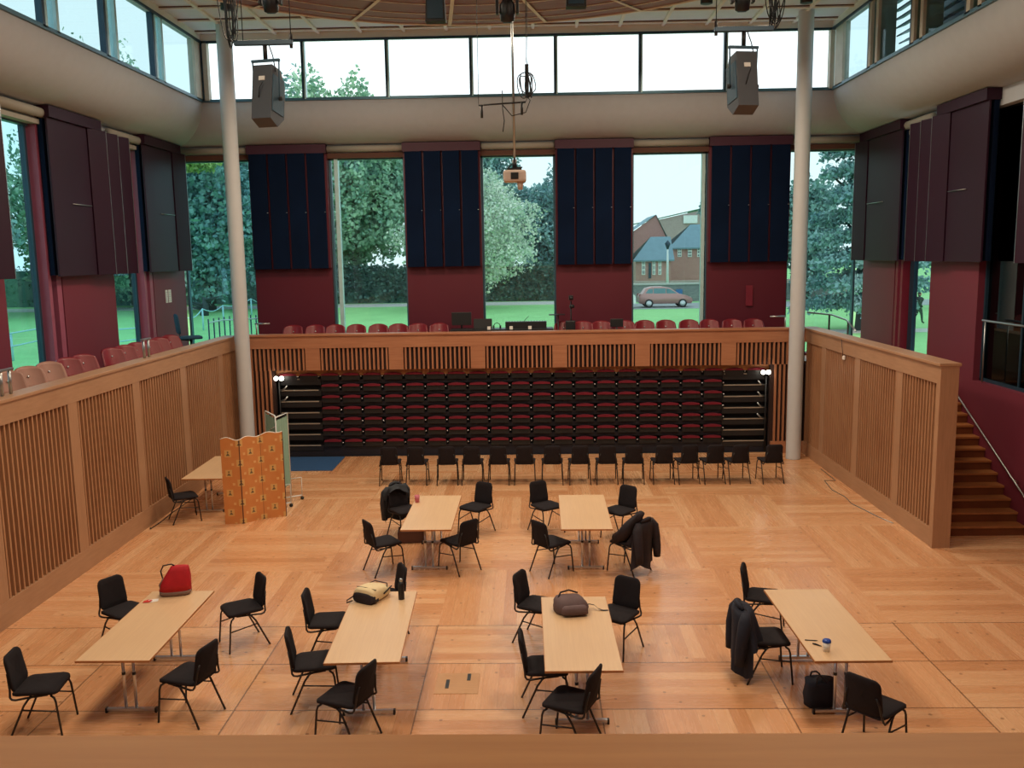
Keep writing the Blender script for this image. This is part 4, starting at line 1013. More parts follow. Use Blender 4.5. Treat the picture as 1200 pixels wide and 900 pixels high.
# ------------------------------------------------------------------ suspended equipment
def speaker(x, y, z, tilt, yaw, label, s):
    t = thing('hanging_speaker', label, 'speaker', (x, y, z), yaw)
    mt = Matrix.Rotation(tilt, 4, 'X')
    # wedge cabinet: outline in y,z swept along x
    prof = [(-.15, .36), (.08, .36), (.20, .18), (.20, -.22), (.04, -.36), (-.15, -.30)]
    q = MB(); n = len(prof); w_ = .13
    vs = [mt@Vector((-w_, a, b)) for a, b in prof]+[mt@Vector((w_, a, b)) for a, b in prof]
    q.add(vs, [tuple(range(n)), tuple(range(2*n-1, n-1, -1))]+[(i, (i+1) % n, (i+1) % n+n, i+n) for i in range(n)]); cab = q.build('cabinet', M['spk'], t)
    MB().box(-w_+.01, w_-.01, .195, .21, -.2, .16, mt).build('grille', M['spk2'], cab)
    for sx in (-1, 1): MB().box(*sorted((sx*w_, sx*(w_+.012))), -.12, .16, -.2, .25, mt).build('side_panel', M['spk2'], cab)
    MB().box(-.04, .04, -.16, -.145, .17, .22, mt).build('badge_plate', M['paper'], cab)
    MB().tube([(-.03, -.17, -.02), (0, -.19, .1), (.03, -.16, .16)], .006, 6).build('lead', M['cable'], t)
    MB().box(-.19, .19, -.02, .02, .43, .46).build('yoke', M['spk2'], t)
    for sx in (-1, 1):
        MB().tube([(sx*.18, 0, .44), (sx*.175, 0, .3), (sx*.165, 0, 0)], .010).build('yoke', M['spk2'], t)
        MB().lathe([(0, -.02), (.028, -.02), (.028, .02), (0, .02)], seg=10, mt=Matrix.Translation((sx*.18, 0, -.02))@Matrix.Rotation(R(90), 4, 'Y')).build('knob', M['blackp'], t)
    MB().tube([(0, 0, .46), (0, 0, .66)], .028).build('spigot', M['blackp'], t)
    MB().tube([(.04, .01, .66), (.10, 0, .5), (.14, -.02, .3)], .007, 6).build('lead', M['cable'], t)
    return t
speaker(-3.28, 11.5, 6.70, R(-9), R(-12), 'big grey wedge loudspeaker hung in front of the high windows, near the patterned-screen column', 1)
speaker(2.64, 11.5, 6.74, R(-9), R(10), 'big blue-grey wedge loudspeaker hung in front of the high windows, near the stair-side column', -1)
for x0, x1, z, lab, cx in ((-3.66, -2.93, 7.36, 'short dark suspension bar holding the loudspeaker on the screen side', -3.55), (2.28, 3.0, 7.40, 'short dark suspension bar holding the loudspeaker on the stair side', 2.95)):
    t = thing('suspension_bar', lab, 'bar', (0, 11.5, z))
    MB().box(x0, x1, -.03, .03, -.03, .03, bev=.006).build('bar', M['frame_dk'], t)
    ex = x1-.02 if x0 < 0 else x0+.02
    MB().tube([(ex, 0, -.05), (ex, 0, CEIL-z)], .006, 6).build('hanger_wire', M['cable'], t)
    MB().tube([(ex, 0, -.07), (ex, 0, .1)], .02, 8).build('clamp', M['blackp'], t)
    MB().tube([(cx, 0, 0), (cx, 0, CEIL-z)], .006, 6).build('hanger_wire', M['cable'], t)
def tangle(name, c, rx, rz, n, label, seed):
    rnd = random.Random(seed); t = thing(name, label, 'cable', c)
    for i in range(n):
        ph = rnd.uniform(0, 6); pts = []
        a1, a2 = rnd.uniform(.5, 1), rnd.uniform(.7, 1)
        ox = rnd.uniform(-.3, .3)*rx
        for k in range(25):
            a = 2*PI*k/24
            pts.append((ox+rx*a1*math.sin(a+.3*math.sin(ph))*(.6+.4*math.sin(a*.5+ph)), .05*math.sin(a*2+ph), rz*a2*math.cos(a)+.02*math.sin(3*a+ph)))
        MB().tube(pts, .007, 5, cap=False).build('cable_loop', M['cable'], t)
    return t
tangle('cable_bundle', (-3.70, 11.5, 7.75), .16, .42, 8, 'dark looped cable bundle hanging beside the screen-side loudspeaker bar', 3)
tangle('cable_bundle', (3.02, 11.5, 7.80), .12, .40, 8, 'dark looped cable bundle hanging beside the stair-side loudspeaker bar', 4)
tangle('cable_coil', (-.02, 12.0, 6.88), .13, .17, 6, 'thin coiled cables hanging beside the projector pole', 5)
t = thing('junction_stick', 'thin black cable connector box hanging among the coiled cables', 'connector', (-.03, 12.0, 6.72))
MB().box(-.025, .025, -.02, .02, 0, .42, bev=.006).build('case', M['blackp'], t)
MB().tube([(0, 0, .42), (-.01, 0, .5), (0, 0, 1.5)], .005, 6).build('lead', M['cable'], t)
t = thing('microphone_bar', 'thin black microphone bar with two hanging microphones in front of the projector pole', 'microphone', (-.35, 11.95, 6.63))
MB().tube([(-.31, 0, 0), (.30, 0, .03)], .012, 6).build('bar', M['blackp'], t)
for x, z in ((-.27, 0), (.25, .03)): MB().tube([(x, 0, z), (x, 0, z-.16)], .016, 8).build('microphone', M['blackp'], t)
for x in (-.33, -.30): pass
MB().tube([(-.31, 0, 0), (-.31, 0, 2.6)], .004, 5).build('hanger_wire', M['cable'], t)
MB().tube([(.30, 0, .03), (.33, 0, .1), (.33, 0, 2.6)], .004, 5).build('hanger_wire', M['cable'], t)
MB().tube([(0, 0, .18), (0, 0, -.05), (.02, 0, -.2), (.0, 0, -.34)], .007, 6).build('lead', M['cable'], t)
MB().tube([(0, 0, 0), (.12, 0, -.14), (.3, 0, -.10), (.36, 0, .05), (.3, 0, .12)], .007, 6).build('lead', M['cable'], t)
t = thing('projector', 'small beige projector hanging on a long thin pole', 'projector', (-.205, 12.0, 5.72))
MB().box(-.15, .15, -.13, .13, -.07, .08, bev=.03).build('body', M['projector'], t)
MB().box(-.05, .05, -.14, -.125, -.04, .045, bev=.004).build('lens_port', M['blackp'], t)
MB().lathe([(.0, -.17), (.03, -.17), (.045, -.06), (.045, 0)], (.07, -.03, 0), 12).build('sensor_pod', M['projector'], t)
MB().box(-.09, .09, -.06, .06, .08, .11).build('bracket', M['blackp'], t)
MB().tube([(-.10, 0, .1), (-.04, 0, .16), (.02, .02, .12), (.10, 0, .12)], .01, 6).build('lead', M['cable'], t)
MB().tube([(0, 0, .1), (0, 0, .22)], .03, 8).build('pole_clamp', M['blackp'], t)
MB().tube([(0, 0, .15), (-.015, 0, 9.0-5.72)], .016, 8).build('pole', M['steel'], t)
# lighting bar above the frame with moving heads
t = thing('lighting_bar', 'long black lighting bar above the view, carrying the hanging stage lamps', 'bar', (-.3, 12.0, 8.38))
MB().tube([(-4.2, 0, 0), (4.2, 0, 0)], .03, 10).build('bar', M['blackp'], t)
for x in (-3.8, 0.6, 3.8): MB().tube([(x, 0, 0), (x, 0, CEIL-8.38)], .01, 6).build('hanger', M['blackp'], t)
def moving_head(x, z, label, kind=0):
    t = thing('stage_lamp', label, 'lamp', (x, 12.0, z))
    if kind == 0:
        MB().box(-.12, .12, -.10, .10, .22, .34, bev=.02).build('base', M['blackp'], t)
        for s in (-1, 1): MB().box(s*.13-.02, s*.13+.02, -.05, .05, -.04, .26, bev=.01).build('yoke_arm', M['blackp'], t)
        MB().lathe([(.05, -.14), (.09, -.12), (.10, -.02), (.095, .08), (.05, .15), (0, .16)], seg=16, mt=Matrix.Rotation(R(10), 4, 'X')).build('head', M['blackp'], t)
        MB().lathe([(0, -.145), (.055, -.143), (.055, -.13)], seg=14, mt=Matrix.Rotation(R(10), 4, 'X')).build('lens', M['frame'], t)
    else:
        MB().prism([(-.13, -.16), (.13, -.16), (.11, .25), (-.11, .25)], -.08, .08).build('cabinet', M['blackp'], t)
        MB().box(-.1, .1, -.09, -.08, -.13, .2).build('front_face', M['frame_dk'], t)
    MB().tube([(0, 0, .25), (0, 0, 8.36-z)], .015, 8).build('clamp', M['blackp'], t)
moving_head(-3.32, 7.98, 'black moving-head stage lamp just above the screen-side loudspeaker')
moving_head(-1.19, 7.84, 'plain black box lamp hanging before the wooden canopy', 1)
moving_head(-.27, 7.80, 'black moving-head stage lamp at the top of the projector pole')
moving_head(.61, 7.98, 'black box lamp cut by the top edge, right of the projector pole', 1)
moving_head(2.73, 7.87, 'black moving-head stage lamp just above the stair-side loudspeaker')
for x, y, lab in ((266, 10, 'small black ceiling downlight above the screen-side cable bundle'), (828, 3, 'small black ceiling downlight at the top edge before the stair-side loudspeaker bar'), (945, 2, 'small black ceiling downlight directly above the stair-side column'), (375, 5, 'flat dark round ceiling fitting near the edge of the wooden canopy')):
    p = at(x, y, CEIL-.22, 2)
    t = thing('downlight', lab, 'lamp', (p.x, p.y, CEIL-.02))
    MB().lathe([(0, 0), (.19, 0), (.20, -.02), (0, -.03)], seg=20).build('flange', M['blackp'], t)
    if x != 375:
        MB().lathe([(.12, -.03), (.12, -.22), (.09, -.23)], seg=16).build('can', M['blackp'], t)
        MB().lathe([(0, -.205), (.06, -.21), (.06, -.20)], seg=14).build('lit_lens', M['lens'], t)

# ------------------------------------------------------------------ outdoors
tag(MB().box(-200, 200, 22.6, 260, GZ-.2, GZ).build('lawn', M['lawn']), 'bright green lawn outside the windows', 'lawn')['kind'] = 'structure'
MB().box(-200, XL-.5, -60, 22.6, GZ-.2, GZ).build('lawn_side', M['lawn'], kind='structure')
MB().box(XR+3.5, 200, -60, 22.6, GZ-.2, GZ).build('lawn_far_side', M['lawn'], kind='structure')
MB().box(-60, 6, 74, 79, GZ, GZ+.02).build('path', M['path'], kind='structure')
MB().box(6, 60, 66, 73.5, GZ, GZ+.02).build('road', M['asphalt'], kind='structure')
MB().box(8, 80, 44.5, 46.5, GZ, GZ+.02).build('path_near', M['path'], kind='structure')
def foliage(c, rad, n, size, seed, flat=1.0, shape='ball'):
    rnd = random.Random(seed); q = MB(); vs = []; fs = []
    for i in range(n):
        while True:
            u = Vector((rnd.gauss(0, 1), rnd.gauss(0, 1), rnd.gauss(0, 1)))
            if u.length > .01: break
        u.normalize(); r = rnd.random()**.35
        if shape == 'cone':
            h = rnd.random()**1.4; a = rnd.uniform(0, 2*PI); rr = (1-h)*math.sqrt(rnd.random())*(.75+.25*math.sin(h*40))
            d = Vector((math.cos(a)*rr, math.sin(a)*rr, h*2-1))
        elif shape == 'layer':
            L = rnd.randint(0, 8); h = -1+2*(L+.5+rnd.gauss(0, .17))/9; a = rnd.uniform(0, 2*PI)
            rr = (1-.45*(h+1)/2)*rnd.random()**.6*(.7+.3*math.sin(a*3+L*1.7)); d = Vector((math.cos(a)*rr, math.sin(a)*rr, h-.12*rr))
        else:
            m_ = .78+.45*noise.noise(u*1.8+Vector((seed*3.1, 0, 0)))+.18*noise.noise(u*5+Vector((seed, 0, 0)))
            d = u*r*m_*1.15
        p = Vector(c)+Vector((d.x*rad[0], d.y*rad[1], d.z*rad[2]))
        a1 = Vector((rnd.gauss(0, 1), rnd.gauss(0, 1), rnd.gauss(0, 1)*flat)).normalized(); a2 = a1.cross(Vector((rnd.gauss(0, 1), rnd.gauss(0, 1), rnd.gauss(0, 1)))).normalized()
        s = size*rnd.uniform(.5, 1.3); b = len(vs)
        vs += [p-a1*s-a2*s*.5, p+a1*s*.2-a2*s*.8, p+a1*s+a2*s*.2, p-a1*s*.1+a2*s*.8]; fs.append((b, b+1, b+2, b+3))
    q.add(vs, fs); return q
def tree(name, label, px0, px1, ytop, Y, m, n=4500, size=.32, seed=1, shape='ball', low=1.0, gold=False, group=None):
    a, b = at(px0, 300, Y), at(px1, 300, Y); top = at((px0+px1)/2, ytop, Y).z
    cx = (a.x+b.x)/2; rx = (b.x-a.x)/2; n = int(n*2.6); size *= .52; cz_ = (GZ+low+top)/2; rz = (top-GZ-low)/2
    t = thing(name, label, 'tree', (cx, Y, GZ), group=group)
    foliage((0, 0, cz_-GZ), (rx, min(rx, 6), rz), n, size, seed, shape=shape).build('foliage', m, t)
    MB().tube([(0, 0, 0), (rx*.05, 0, rz*.8), (0, 0, rz*1.6)], [.35, .25, .08], 8).build('trunk', M['bark'], t)
    rnd = random.Random(seed)
    for i in range(5):
        a_ = rnd.uniform(0, 6.28); z = rz*(.5+.2*i)
        MB().tube([(0, 0, z), (rx*.45*math.cos(a_), rx*.3*math.sin(a_), z+rz*.3)], [.14, .04], 6).build('branch', M['bark'], t)
    return t
tree('broadleaf_tree', 'dark blue-green tree with yellowing top behind the patterned-screen column', 170, 320, 165, 72, M['leaf_dark'], 8000, .40, 11)
tree('broadleaf_tree', 'yellowing treetop seen through the leftmost far window', 195, 275, 172, 66, M['leaf_gold'], 900, .3, 12, low=10.5)
tree('oak_tree', 'large mid-green oak filling the second far window, its top showing in the high windows', 330, 500, 82, 84, M['leaf_mid'], 14000, .42, 13)
tree('oak_tree', 'darker green oak behind the large mid-green one', 250, 430, 95, 96, M['leaf_dark'], 8000, .5, 23)
tree('birch_tree', 'silvery green birch in front of the hedge in the middle window', 470, 626, 196, 70, M['leaf_birch'], 12000, .22, 14, low=1.2)
tree('broadleaf_tree', 'dark green tree rising behind the silvery birch', 520, 622, 160, 92, M['leaf_dark'], 7000, .4, 15)
tree('conifer_tree', 'blue-green conifer beside the birch in the middle window', 590, 700, 196, 88, M['leaf_cedar'], 6500, .36, 16)
tree('broadleaf_tree', 'small treetop peeping at the edge of the brick house window', 818, 850, 230, 92, M['leaf_dark'], 700, .3, 17, low=7)
tree('cedar_tree', 'spreading blue-green cedar outside the window by the stair-side column', 925, 1100, 130, 46, M['leaf_cedar'], 16000, .20, 18, 'layer', low=1.2)
tree('broadleaf_tree', 'rounded tree behind the cedar', 905, 985, 205, 75, M['leaf_dark'], 5000, .32, 19)
tree('cedar_tree', 'dark tree outside the narrow window above the stairs', 1050, 1150, 150, 62, M['leaf_dark'], 6000, .3, 20, 'layer', low=3)
def tree_xy(label, x, y, rx, h, m, n, seed, name='broadleaf_tree'):
    t = thing(name, label, 'tree', (x, y, GZ))
    foliage((0, 0, h/2+1), (rx, rx, h/2), n*2, .22, seed).build('foliage', m, t)
    MB().tube([(0, 0, 0), (.3, 0, h*.4), (0, 0, h*.8)], [.4, .3, .08], 8).build('trunk', M['bark'], t)
tree_xy('dark tree outside the left-hand windows, nearest the left edge', -46, 64, 9, 14, M['leaf_dark'], 9000, 31)
tree_xy('mid-green tree outside the window at the extreme left', -38, 76, 8, 15, M['leaf_mid'], 7000, 32)
tree_xy('dark tree beyond the leftmost corner window', -33, 84, 8, 17, M['leaf_dark'], 7000, 33)
tree_xy('lighter tree outside between the two left-hand windows', -57, 70, 9, 14, M['leaf_mid'], 7000, 34)
tree_xy('treetop showing in the high left-hand windows', -44, 92, 8, 25, M['leaf_mid'], 7000, 35)
# hedges
def hedge(x0, x1, Y, h, d, n, seed, label):
    rnd = random.Random(seed); vs = []; fs = []
    for i in range(n):
        p = Vector((rnd.uniform(x0, x1), Y+rnd.uniform(0, d), rnd.random()**.8*h*(1+.05*math.sin(rnd.uniform(0, 6)))))
        a1 = Vector((rnd.gauss(0, 1), rnd.gauss(0, 1), rnd.gauss(0, 1))).normalized(); a2 = a1.cross(Vector((rnd.gauss(0, 1), .3, 1))).normalized(); s = rnd.uniform(.08, .2); b = len(vs)
        vs += [p-a1*s, p-a2*s, p+a1*s, p+a2*s]; fs.append((b, b+1, b+2, b+3))
    t = thing('hedge', label, 'hedge', (0, 0, GZ)); MB().box(x0, x1, Y+.5, Y+d, 0, h*.93).build('inner_growth', M['hedge'], t); MB().add(vs, fs).build('foliage', M['hedge'], t)
hedge(-20, 4.3, 80, 3.3, 1.6, 16000, 3, 'long clipped dark green hedge behind the lawn, under the birch')
hedge(-75, -20, 82, 3.6, 2, 6000, 4, 'rough dark hedge behind the trees at the far left')

# houses
def house(label, px0, px1, yb, yeave, yridge, Y, wallm, gable=None, wins=(), depth=8, slope=True):
    """front wall facing the viewer; gable=None: roof slope faces us, else gable apex px"""
    a = at(px0, yb, Y); b = at(px1, yb, Y); ze = at((px0+px1)/2, yeave, Y).z; zr = at((px0+px1)/2, yridge, Y).z
    t = thing('brick_house', label, 'house', (a.x, Y, GZ)); W = b.x-a.x; e = ze-GZ; r_ = zr-GZ
    MB().box(0, W, 0, depth, 0, e).build('wall', wallm, t)
    if gable is None:
        d = (r_-e)*1.1
        q = MB(); o = (.0 if slope is True else slope)
        q.add([(-.3, -.3, e-.05), (W+.3, -.3, e-.05), (W+.3, d, r_), (o, d, r_), (-.3, -.3, e-.2), (W+.3, -.3, e-.2)], [(0, 1, 2, 3), (4, 5, 1, 0)]); q.add([(-.3, 2*d, e), (W+.3, 2*d, e), (W+.3, d, r_), (o, d, r_)], [(0, 1, 2, 3)]); q.build('roof', M['slate'], t)
    else:
        gx = at(gable, yb, Y).x-a.x
        MB().add([(0, 0, e), (W, 0, e), (gx, 0, r_)], [(0, 1, 2)]).build('gable_wall', wallm, t)
        MB().add([(-.2, -.2, e), (gx, -.2, r_+.1), (gx, depth, r_+.1), (-.2, depth, e), (W+.2, -.2, e), (W+.2, depth, e)], [(0, 1, 2, 3), (1, 4, 5, 2)]).build('roof', M['slate'], t)
    for (x0, y0, x1, y1, kind) in wins:
        p, q_ = at(x0, y0, Y), at(x1, y1, Y)
        f = MB().box(p.x-a.x, q_.x-a.x, -.08, .05, q_.z-GZ, p.z-GZ).build('window_frame' if kind == 'w' else 'house_door', M['winwhite'] if kind == 'w' else M['winglass'], t)
        if kind == 'w':
            mx = (p.x+q_.x)/2-a.x; g_ = .07
            q2 = MB(); wx = (q_.x-p.x)/2-g_*1.5; zz = [(q_.z+(p.z-q_.z)*k/3-GZ+g_, q_.z+(p.z-q_.z)*(k+1)/3-GZ-g_) for k in range(3)]
            for z0, z1 in zz:
                q2.box(mx-g_/2-wx, mx-g_/2, -.1, -.07, z0, z1); q2.box(mx+g_/2, mx+g_/2+wx, -.1, -.07, z0, z1)
            q2.build('pane', M['winglass'], f)
    return t
house('low brick wing with slate roof and tall white windows, nearest the car', 745, 786, 352, 304, 277, 92, M['brick'], None, [(752, 305, 756, 322, 'w'), (760, 308, 763, 326, 'd'), (764.5, 305, 768, 322, 'w'), (771.5, 305, 775, 322, 'w')], slope=1.8)
house('brick house with slate roof and three upper white windows', 786, 840, 352, 289.5, 262, 98, M['brick'], None, [(794, 291, 798.5, 301, 'w'), (806, 290.5, 810.5, 301, 'w'), (817, 290, 821.5, 301, 'w')], slope=2.5)
house('gabled pinkish brick house behind the low wing', 700, 790, 352, 300, 253, 104, M['brick'], 768)
t = thing('brick_hall', 'pale brick hall with a long sloping roofline behind the slate-roofed houses', 'house', (0, 118, GZ))
a_, b_, c_ = at(752, 262, 118), at(836, 243, 118), at(900, 262, 118)
MB().add([(a_.x, 0, 0), (c_.x, 0, 0), (c_.x, 0, c_.z-GZ), (b_.x, 0, b_.z-GZ), (a_.x, 0, a_.z-GZ)], [(0, 1, 2, 3, 4)]).build('wall', M['brick2'], t)
MB().add([(a_.x-1, -.3, a_.z-GZ), (b_.x, -.3, b_.z-GZ+.25), (b_.x, 20, b_.z-GZ+.25), (a_.x-1, 20, a_.z-GZ), (c_.x, -.3, c_.z-GZ), (c_.x, 20, c_.z-GZ)], [(0, 1, 2, 3), (1, 4, 5, 2)]).build('roof', M['slate'], t)
p = at(809, 257, 117.8); MB().box(p.x-.9, p.x+.9, -.3, -.1, p.z-GZ-.5, p.z-GZ+.5).build('window_frame', M['winwhite'], t)
# stone wall, sign, lamp post, car, van
t = thing('garden_wall', 'rough grey stone wall behind the parked car', 'wall', (0, 0, GZ))
a = at(735, 345, 76); MB().box(a.x-1, 26, 76, 76.5, 0, 1.42).build('wall_body', M['stone'], t); MB().box(a.x-1, 14.2, 75.9, 76.6, 1.42, 1.55).build('coping', M['path'], t)
t['category'] = 'wall'
t = thing('garden_wall', 'low pale terrace wall behind the stone wall', 'wall', (0, 0, GZ)); MB().box(9, 30, 84, 84.4, 0, 1.5).build('wall_body', M['brick2'], t)
p = at(796, 342, 75.85); tag(MB().box(-.27, .27, 0, .04, -.22, .22, bev=.02).build('blue_sign', M['signblue'], loc=p), 'small blue sign fixed to the stone wall above the car', 'sign')
p = at(782, 340, 80)
t = thing('lamp_post', 'white lamp post standing before the brick houses', 'lamp post', (p.x, 80, GZ)); top = at(782, 292, 80).z-GZ
MB().tube([(0, 0, 0), (0, 0, top*.7), (0, 0, top)], [.14, .10, .07], 10).build('post', M['whiteframe'], t)
MB().lathe([(.08, top), (.26, top+.5), (.05, top+.75), (0, top+.8)], seg=10).build('lantern', M['frame_dk'], t)
def car():
    L = 4.05; t = thing('parked_car', 'copper-pink hatchback parked in front of the stone wall', 'car', (at(780, 361, 67.5).x-.0, 68.2, GZ+.02))
    prof = [(-1.98, .42), (-2.0, .75), (-1.93, .98), (-1.72, 1.05), (-1.50, 1.42), (-1.05, 1.55), (-.2, 1.56), (.35, 1.45), (1.0, 1.02), (1.6, .88), (1.93, .68), (2.0, .45), (1.9, .28), (-1.85, .28)]
    q = MB(); rings = []
    for y, s, k in ((-.86, .90, 0), (-.80, .98, 0), (-.6, 1, 1), (.6, 1, 1), (.80, .98, 0), (.86, .90, 0)):
        rings.append([Vector((x*(1 if z < 1.1 else (1 if k else .98)), y*(1 if z < 1.05 else .82), (z if k or z < 1 else z))) for x, z in [(px_, .9+(pz-.9)*s) for px_, pz in prof]])
    q.rings(rings); q.build('body', M['car'], t)
    for s in (-1, 1):
        y = s*.80
        q = MB(); q.add([(-1.55, y*1.02, 1.06), (-.98, y*1.02, 1.06), (-.98, y*.93, 1.42), (-1.3, y*.93, 1.38)], [(0, 1, 2, 3)]); q.add([(-.92, y*1.02, 1.06), (-.02, y*1.02, 1.06), (-.02, y*.93, 1.44), (-.92, y*.93, 1.44)], [(0, 1, 2, 3)]); q.add([(.04, y*1.02, 1.06), (.85, y*1.02, 1.05), (.3, y*.93, 1.38), (.04, y*.93, 1.43)], [(0, 1, 2, 3)])
        q.v = [(x, yy*1.04, z) for x, yy, z in q.v]; q.build('side_glass', M['carglass'], t)
        MB().box(-1.98, -1.78, *sorted((y*.8, y*1.06)), .82, 1.02).build('tail_lamp', M['redplastic'], t)
        MB().box(1.55, 1.85, *sorted((y*.8, y*1.05)), .66, .78).build('head_lamp', M['winwhite'], t)
    for x in (-1.27, 1.25):
        for s in (-1, 1):
            w_ = MB().lathe([(0, -.1), (.31, -.1), (.32, -.08), (.32, .08), (.31, .1), (0, .1)], seg=20, mt=Matrix.Translation((x, s*.80, .32))@Matrix.Rotation(R(90), 4, 'X')).build('wheel', M['tyre'], t)
            MB().lathe([(0, -.115), (.20, -.11), (.21, -.10), (.21, .10), (.20, .11), (0, .115)], seg=16, mt=Matrix.Translation((x, s*.80, .32))@Matrix.Rotation(R(90), 4, 'X')).build('hubcap', M['steel'], w_)
    return t
car()
p = at(741, 361, 66)
t = thing('parked_car', 'white vehicle mostly hidden by the maroon pier, left of the copper car', 'car', (p.x-1.65, 67.5, GZ+.02))
q = MB(); rings = [[Vector((x, y, z)) for x, z in ((-2, .3), (-2, 1.2), (-1.7, 1.9), (1.2, 1.95), (1.55, 1.3), (1.95, .95), (2, .35))] for y in (-.85, .85)]; q.rings(rings, smooth=False); q.build('body', M['winwhite'], t)
for x in (-1.3, 1.3): MB().lathe([(0, -.9), (.33, -.9), (.33, .9), (0, .9)], seg=18, mt=Matrix.Translation((x, 0, .33))@Matrix.Rotation(R(90), 4, 'X')).build('wheel', M['tyre'], t)
MB().add([(1.0, -.87, 1.25), (1.5, -.87, 1.25), (1.15, -.87, 1.8), (.6, -.87, 1.8)], [(0, 1, 2, 3)]).build('side_glass', M['carglass'], t)
# rope fence posts and railing on the lawn
posts_ = []
for i, (x, y, Y) in enumerate(((237, 362, 52), (261, 358, 58), (294, 350, 66), (10, 392, 36), (20, 402, 33))):
    p = at(x, y, Y); posts_.append(p)
t = thing('rope_fence', 'pale blue rope fence on slim posts across the lawn in the leftmost far window', 'fence', (0, 0, GZ))
for p in posts_[:3]: MB().tube([(p.x, p.y, 0), (p.x, p.y, p.z-GZ)], .05, 6).build('post', M['rope'], t)
pts = []
base = [at(216, 372, 48)]+posts_[:3]+[at(330, 360, 72)]
for a, b in zip(base, base[1:]):
    for k in range(6): pp = a.lerp(b, k/6); pts.append((pp.x, pp.y, pp.z-GZ-.25*math.sin(PI*k/6)))
MB().tube(pts, .03, 5).build('rope', M['rope'], t)
t = thing('rope_fence', 'pale blue rope fence on the lawn outside the left-hand side windows', 'fence', (0, 0, GZ))
for yo in (0, .55):
    A, B = at(5, 392, 36), at(52, 384, 42)
    MB().tube([(A.x, A.y, A.z-GZ-yo), (B.x, B.y, B.z-GZ-yo)], .035, 5).build('rope', M['rope'], t)
    A, B = at(140, 386, 40), at(165, 384, 44)
    MB().tube([(A.x, A.y, A.z-GZ-yo), (B.x, B.y, B.z-GZ-yo)], .035, 5).build('rope', M['rope'], t)
A = at(12, 390, 37); MB().tube([(A.x, A.y, 0), (A.x, A.y, A.z-GZ)], .06, 6).build('post', M['rope'], t)
t = thing('bar_railing', 'dark railing of upright bars with a pale handrail outside, left of the tall column', 'railing', (0, 25, GZ))
for i in range(12):
    x = 244+6.2*i; zt = at(x, 374-(i*.9 if i < 6 else 5), 25); zb = at(x, 400, 25)
    MB().tube([(zt.x, 0, 0), (zt.x, 0, zt.z-GZ)], .02, 6).build('bar', M['frame_dk'], t)
pts = [at(x, y, 25) for x, y in ((246, 378), (262, 375), (285, 374), (305, 373))]; MB().tube([(p.x, -.05, p.z-GZ) for p in pts], .022, 6).build('handrail', M['whiteframe'], t)
t = thing('garden_chair', 'pale folding garden chair on the lawn outside the second far window', 'chair', (at(425, 386, 32).x, 32, GZ))
for s in (-.25, .25): MB().tube([(s, -.2, 0), (s, .25, 1.0)], .02, 6).build('frame', M['whiteframe'], t); MB().tube([(s, .25, 0), (s, -.25, .5)], .02, 6).build('leg', M['whiteframe'], t)
MB().box(-.25, .25, -.2, .2, .45, .49).build('seat', M['whiteframe'], t); MB().box(-.25, .25, .12, .16, .65, .95).build('backrest', M['whiteframe'], t)

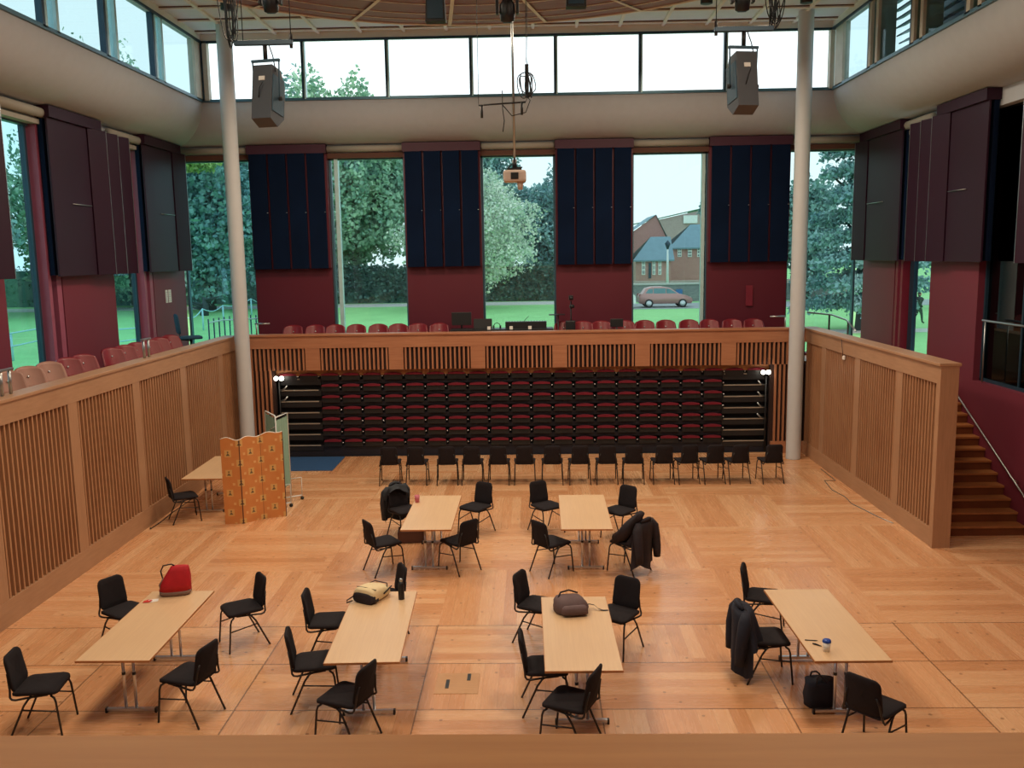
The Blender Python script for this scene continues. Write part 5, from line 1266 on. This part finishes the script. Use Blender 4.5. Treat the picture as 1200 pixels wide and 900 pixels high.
# walking person outside the narrow window
def person():
    p = at(1076, 379, GZ, 2)
    t = thing('person', 'tiny distant person in dark clothes walking on the path under the cedar', 'person', (p.x, p.y, GZ))
    J = {'hip': (0, 0, .95), 'chest': (0, .02, 1.3), 'neck': (0, .03, 1.47), 'head': (0, .0, 1.62), 'crown': (0, 0, 1.73),
         'lk': (.12, -.10, .52), 'lf': (.22, .02, .08), 'lt': (.32, -.06, .03), 'rk': (-.10, .1, .50), 'rf': (-.32, .14, .12), 'rt': (-.24, .06, .02),
         'ls': (.10, -.19, 1.40), 'le': (-.06, -.24, 1.12), 'lh': (.10, -.24, .90), 'rs': (-.08, .20, 1.40), 're': (.02, .25, 1.12), 'rh': (.20, .22, .98)}
    E_ = [('hip', 'chest'), ('chest', 'neck'), ('neck', 'head'), ('head', 'crown'), ('hip', 'lk'), ('lk', 'lf'), ('lf', 'lt'), ('hip', 'rk'), ('rk', 'rf'), ('rf', 'rt'), ('chest', 'ls'), ('ls', 'le'), ('le', 'lh'), ('chest', 'rs'), ('rs', 're'), ('re', 'rh')]
    rad = dict(hip=.15, chest=.18, neck=.06, head=.10, crown=.07, lk=.075, lf=.05, lt=.04, rk=.075, rf=.05, rt=.04, ls=.08, le=.055, lh=.04, rs=.08, re=.055, rh=.04)
    ks = list(J); me = bpy.data.meshes.new('body'); me.from_pydata([J[k_] for k_ in ks], [(ks.index(a), ks.index(b)) for a, b in E_], []); me.materials.append(M['blackcloth'])
    o = bpy.data.objects.new('body', me); C.objects.link(o); o.parent = t
    sk = o.modifiers.new('skin', 'SKIN')
    for i, k_ in enumerate(ks): me.skin_vertices[0].data[i].radius = (rad[k_], rad[k_])
    me.skin_vertices[0].data[0].use_root = True
    o.modifiers.new('s', 'SUBSURF').levels = 1
    MB().lathe([(0, 1.52), (.07, 1.54), (.095, 1.62), (.08, 1.70), (0, 1.735)], (0.012, 0, 0), 12).build('face', M['skin'], t)
    MB().lathe([(.10, 1.64), (.09, 1.71), (0, 1.75)], (-.01, 0, 0), 12).build('hair', M['blackp'], t)
person()

# ------------------------------------------------------------------ light
w = bpy.data.worlds.new('World'); bpy.context.scene.world = w; w.use_nodes = True
nt = w.node_tree; bg = nt.nodes['Background']
tc = nt.nodes.new('ShaderNodeTexCoord'); nz = nt.nodes.new('ShaderNodeTexNoise'); nz.inputs['Scale'].default_value = 1.5
nt.links.new(tc.outputs['Generated'], nz.inputs['Vector'])
mx = nt.nodes.new('ShaderNodeMix'); mx.data_type = 'RGBA'; mx.inputs[6].default_value = (.90, .97, 1.0, 1); mx.inputs[7].default_value = (1.0, 1.0, 1.0, 1); nt.links.new(nz.outputs[0], mx.inputs[0])
nt.links.new(mx.outputs[2], bg.inputs[0]); bg.inputs[1].default_value = 1.75
def area(name, loc, sx, sy, power, col, rot=(0, 0, 0)):
    l = bpy.data.lights.new(name, 'AREA'); l.shape = 'RECTANGLE'; l.size = sx; l.size_y = sy; l.energy = power; l.color = col
    o = bpy.data.objects.new(name, l); C.objects.link(o); o.location = loc; o.rotation_euler = rot; return o
for lx, ly, pw in ((-3.6, 7.0, 235), (3.0, 7.0, 235), (-3.6, 12.6, 200), (3.0, 12.6, 200), (-3.4, 17.0, 240), (2.8, 17.0, 240)):
    area('hall_light', (lx, ly, 8.75), 1.6, 1.6, pw, (1, .80, .58))

# ------------------------------------------------------------------ camera
cd = bpy.data.cameras.new('Camera'); cam = bpy.data.objects.new('Camera', cd); C.objects.link(cam)
cd.sensor_width = 36; cd.lens = F/1200*36; cd.clip_end = 600; cd.clip_start = .05
m3 = Matrix((CR, CU, -CD)).transposed(); cam.matrix_world = Matrix.Translation((0, 0, H))@m3.to_4x4()
sc = bpy.context.scene; sc.camera = cam
sc.view_settings.view_transform = 'Standard'; sc.view_settings.look = 'None'; sc.view_settings.exposure = 0
sc.cycles.use_denoising = True; sc.cycles.max_bounces = 8; sc.cycles.transparent_max_bounces = 12; sc.cycles.sample_clamp_indirect = 6
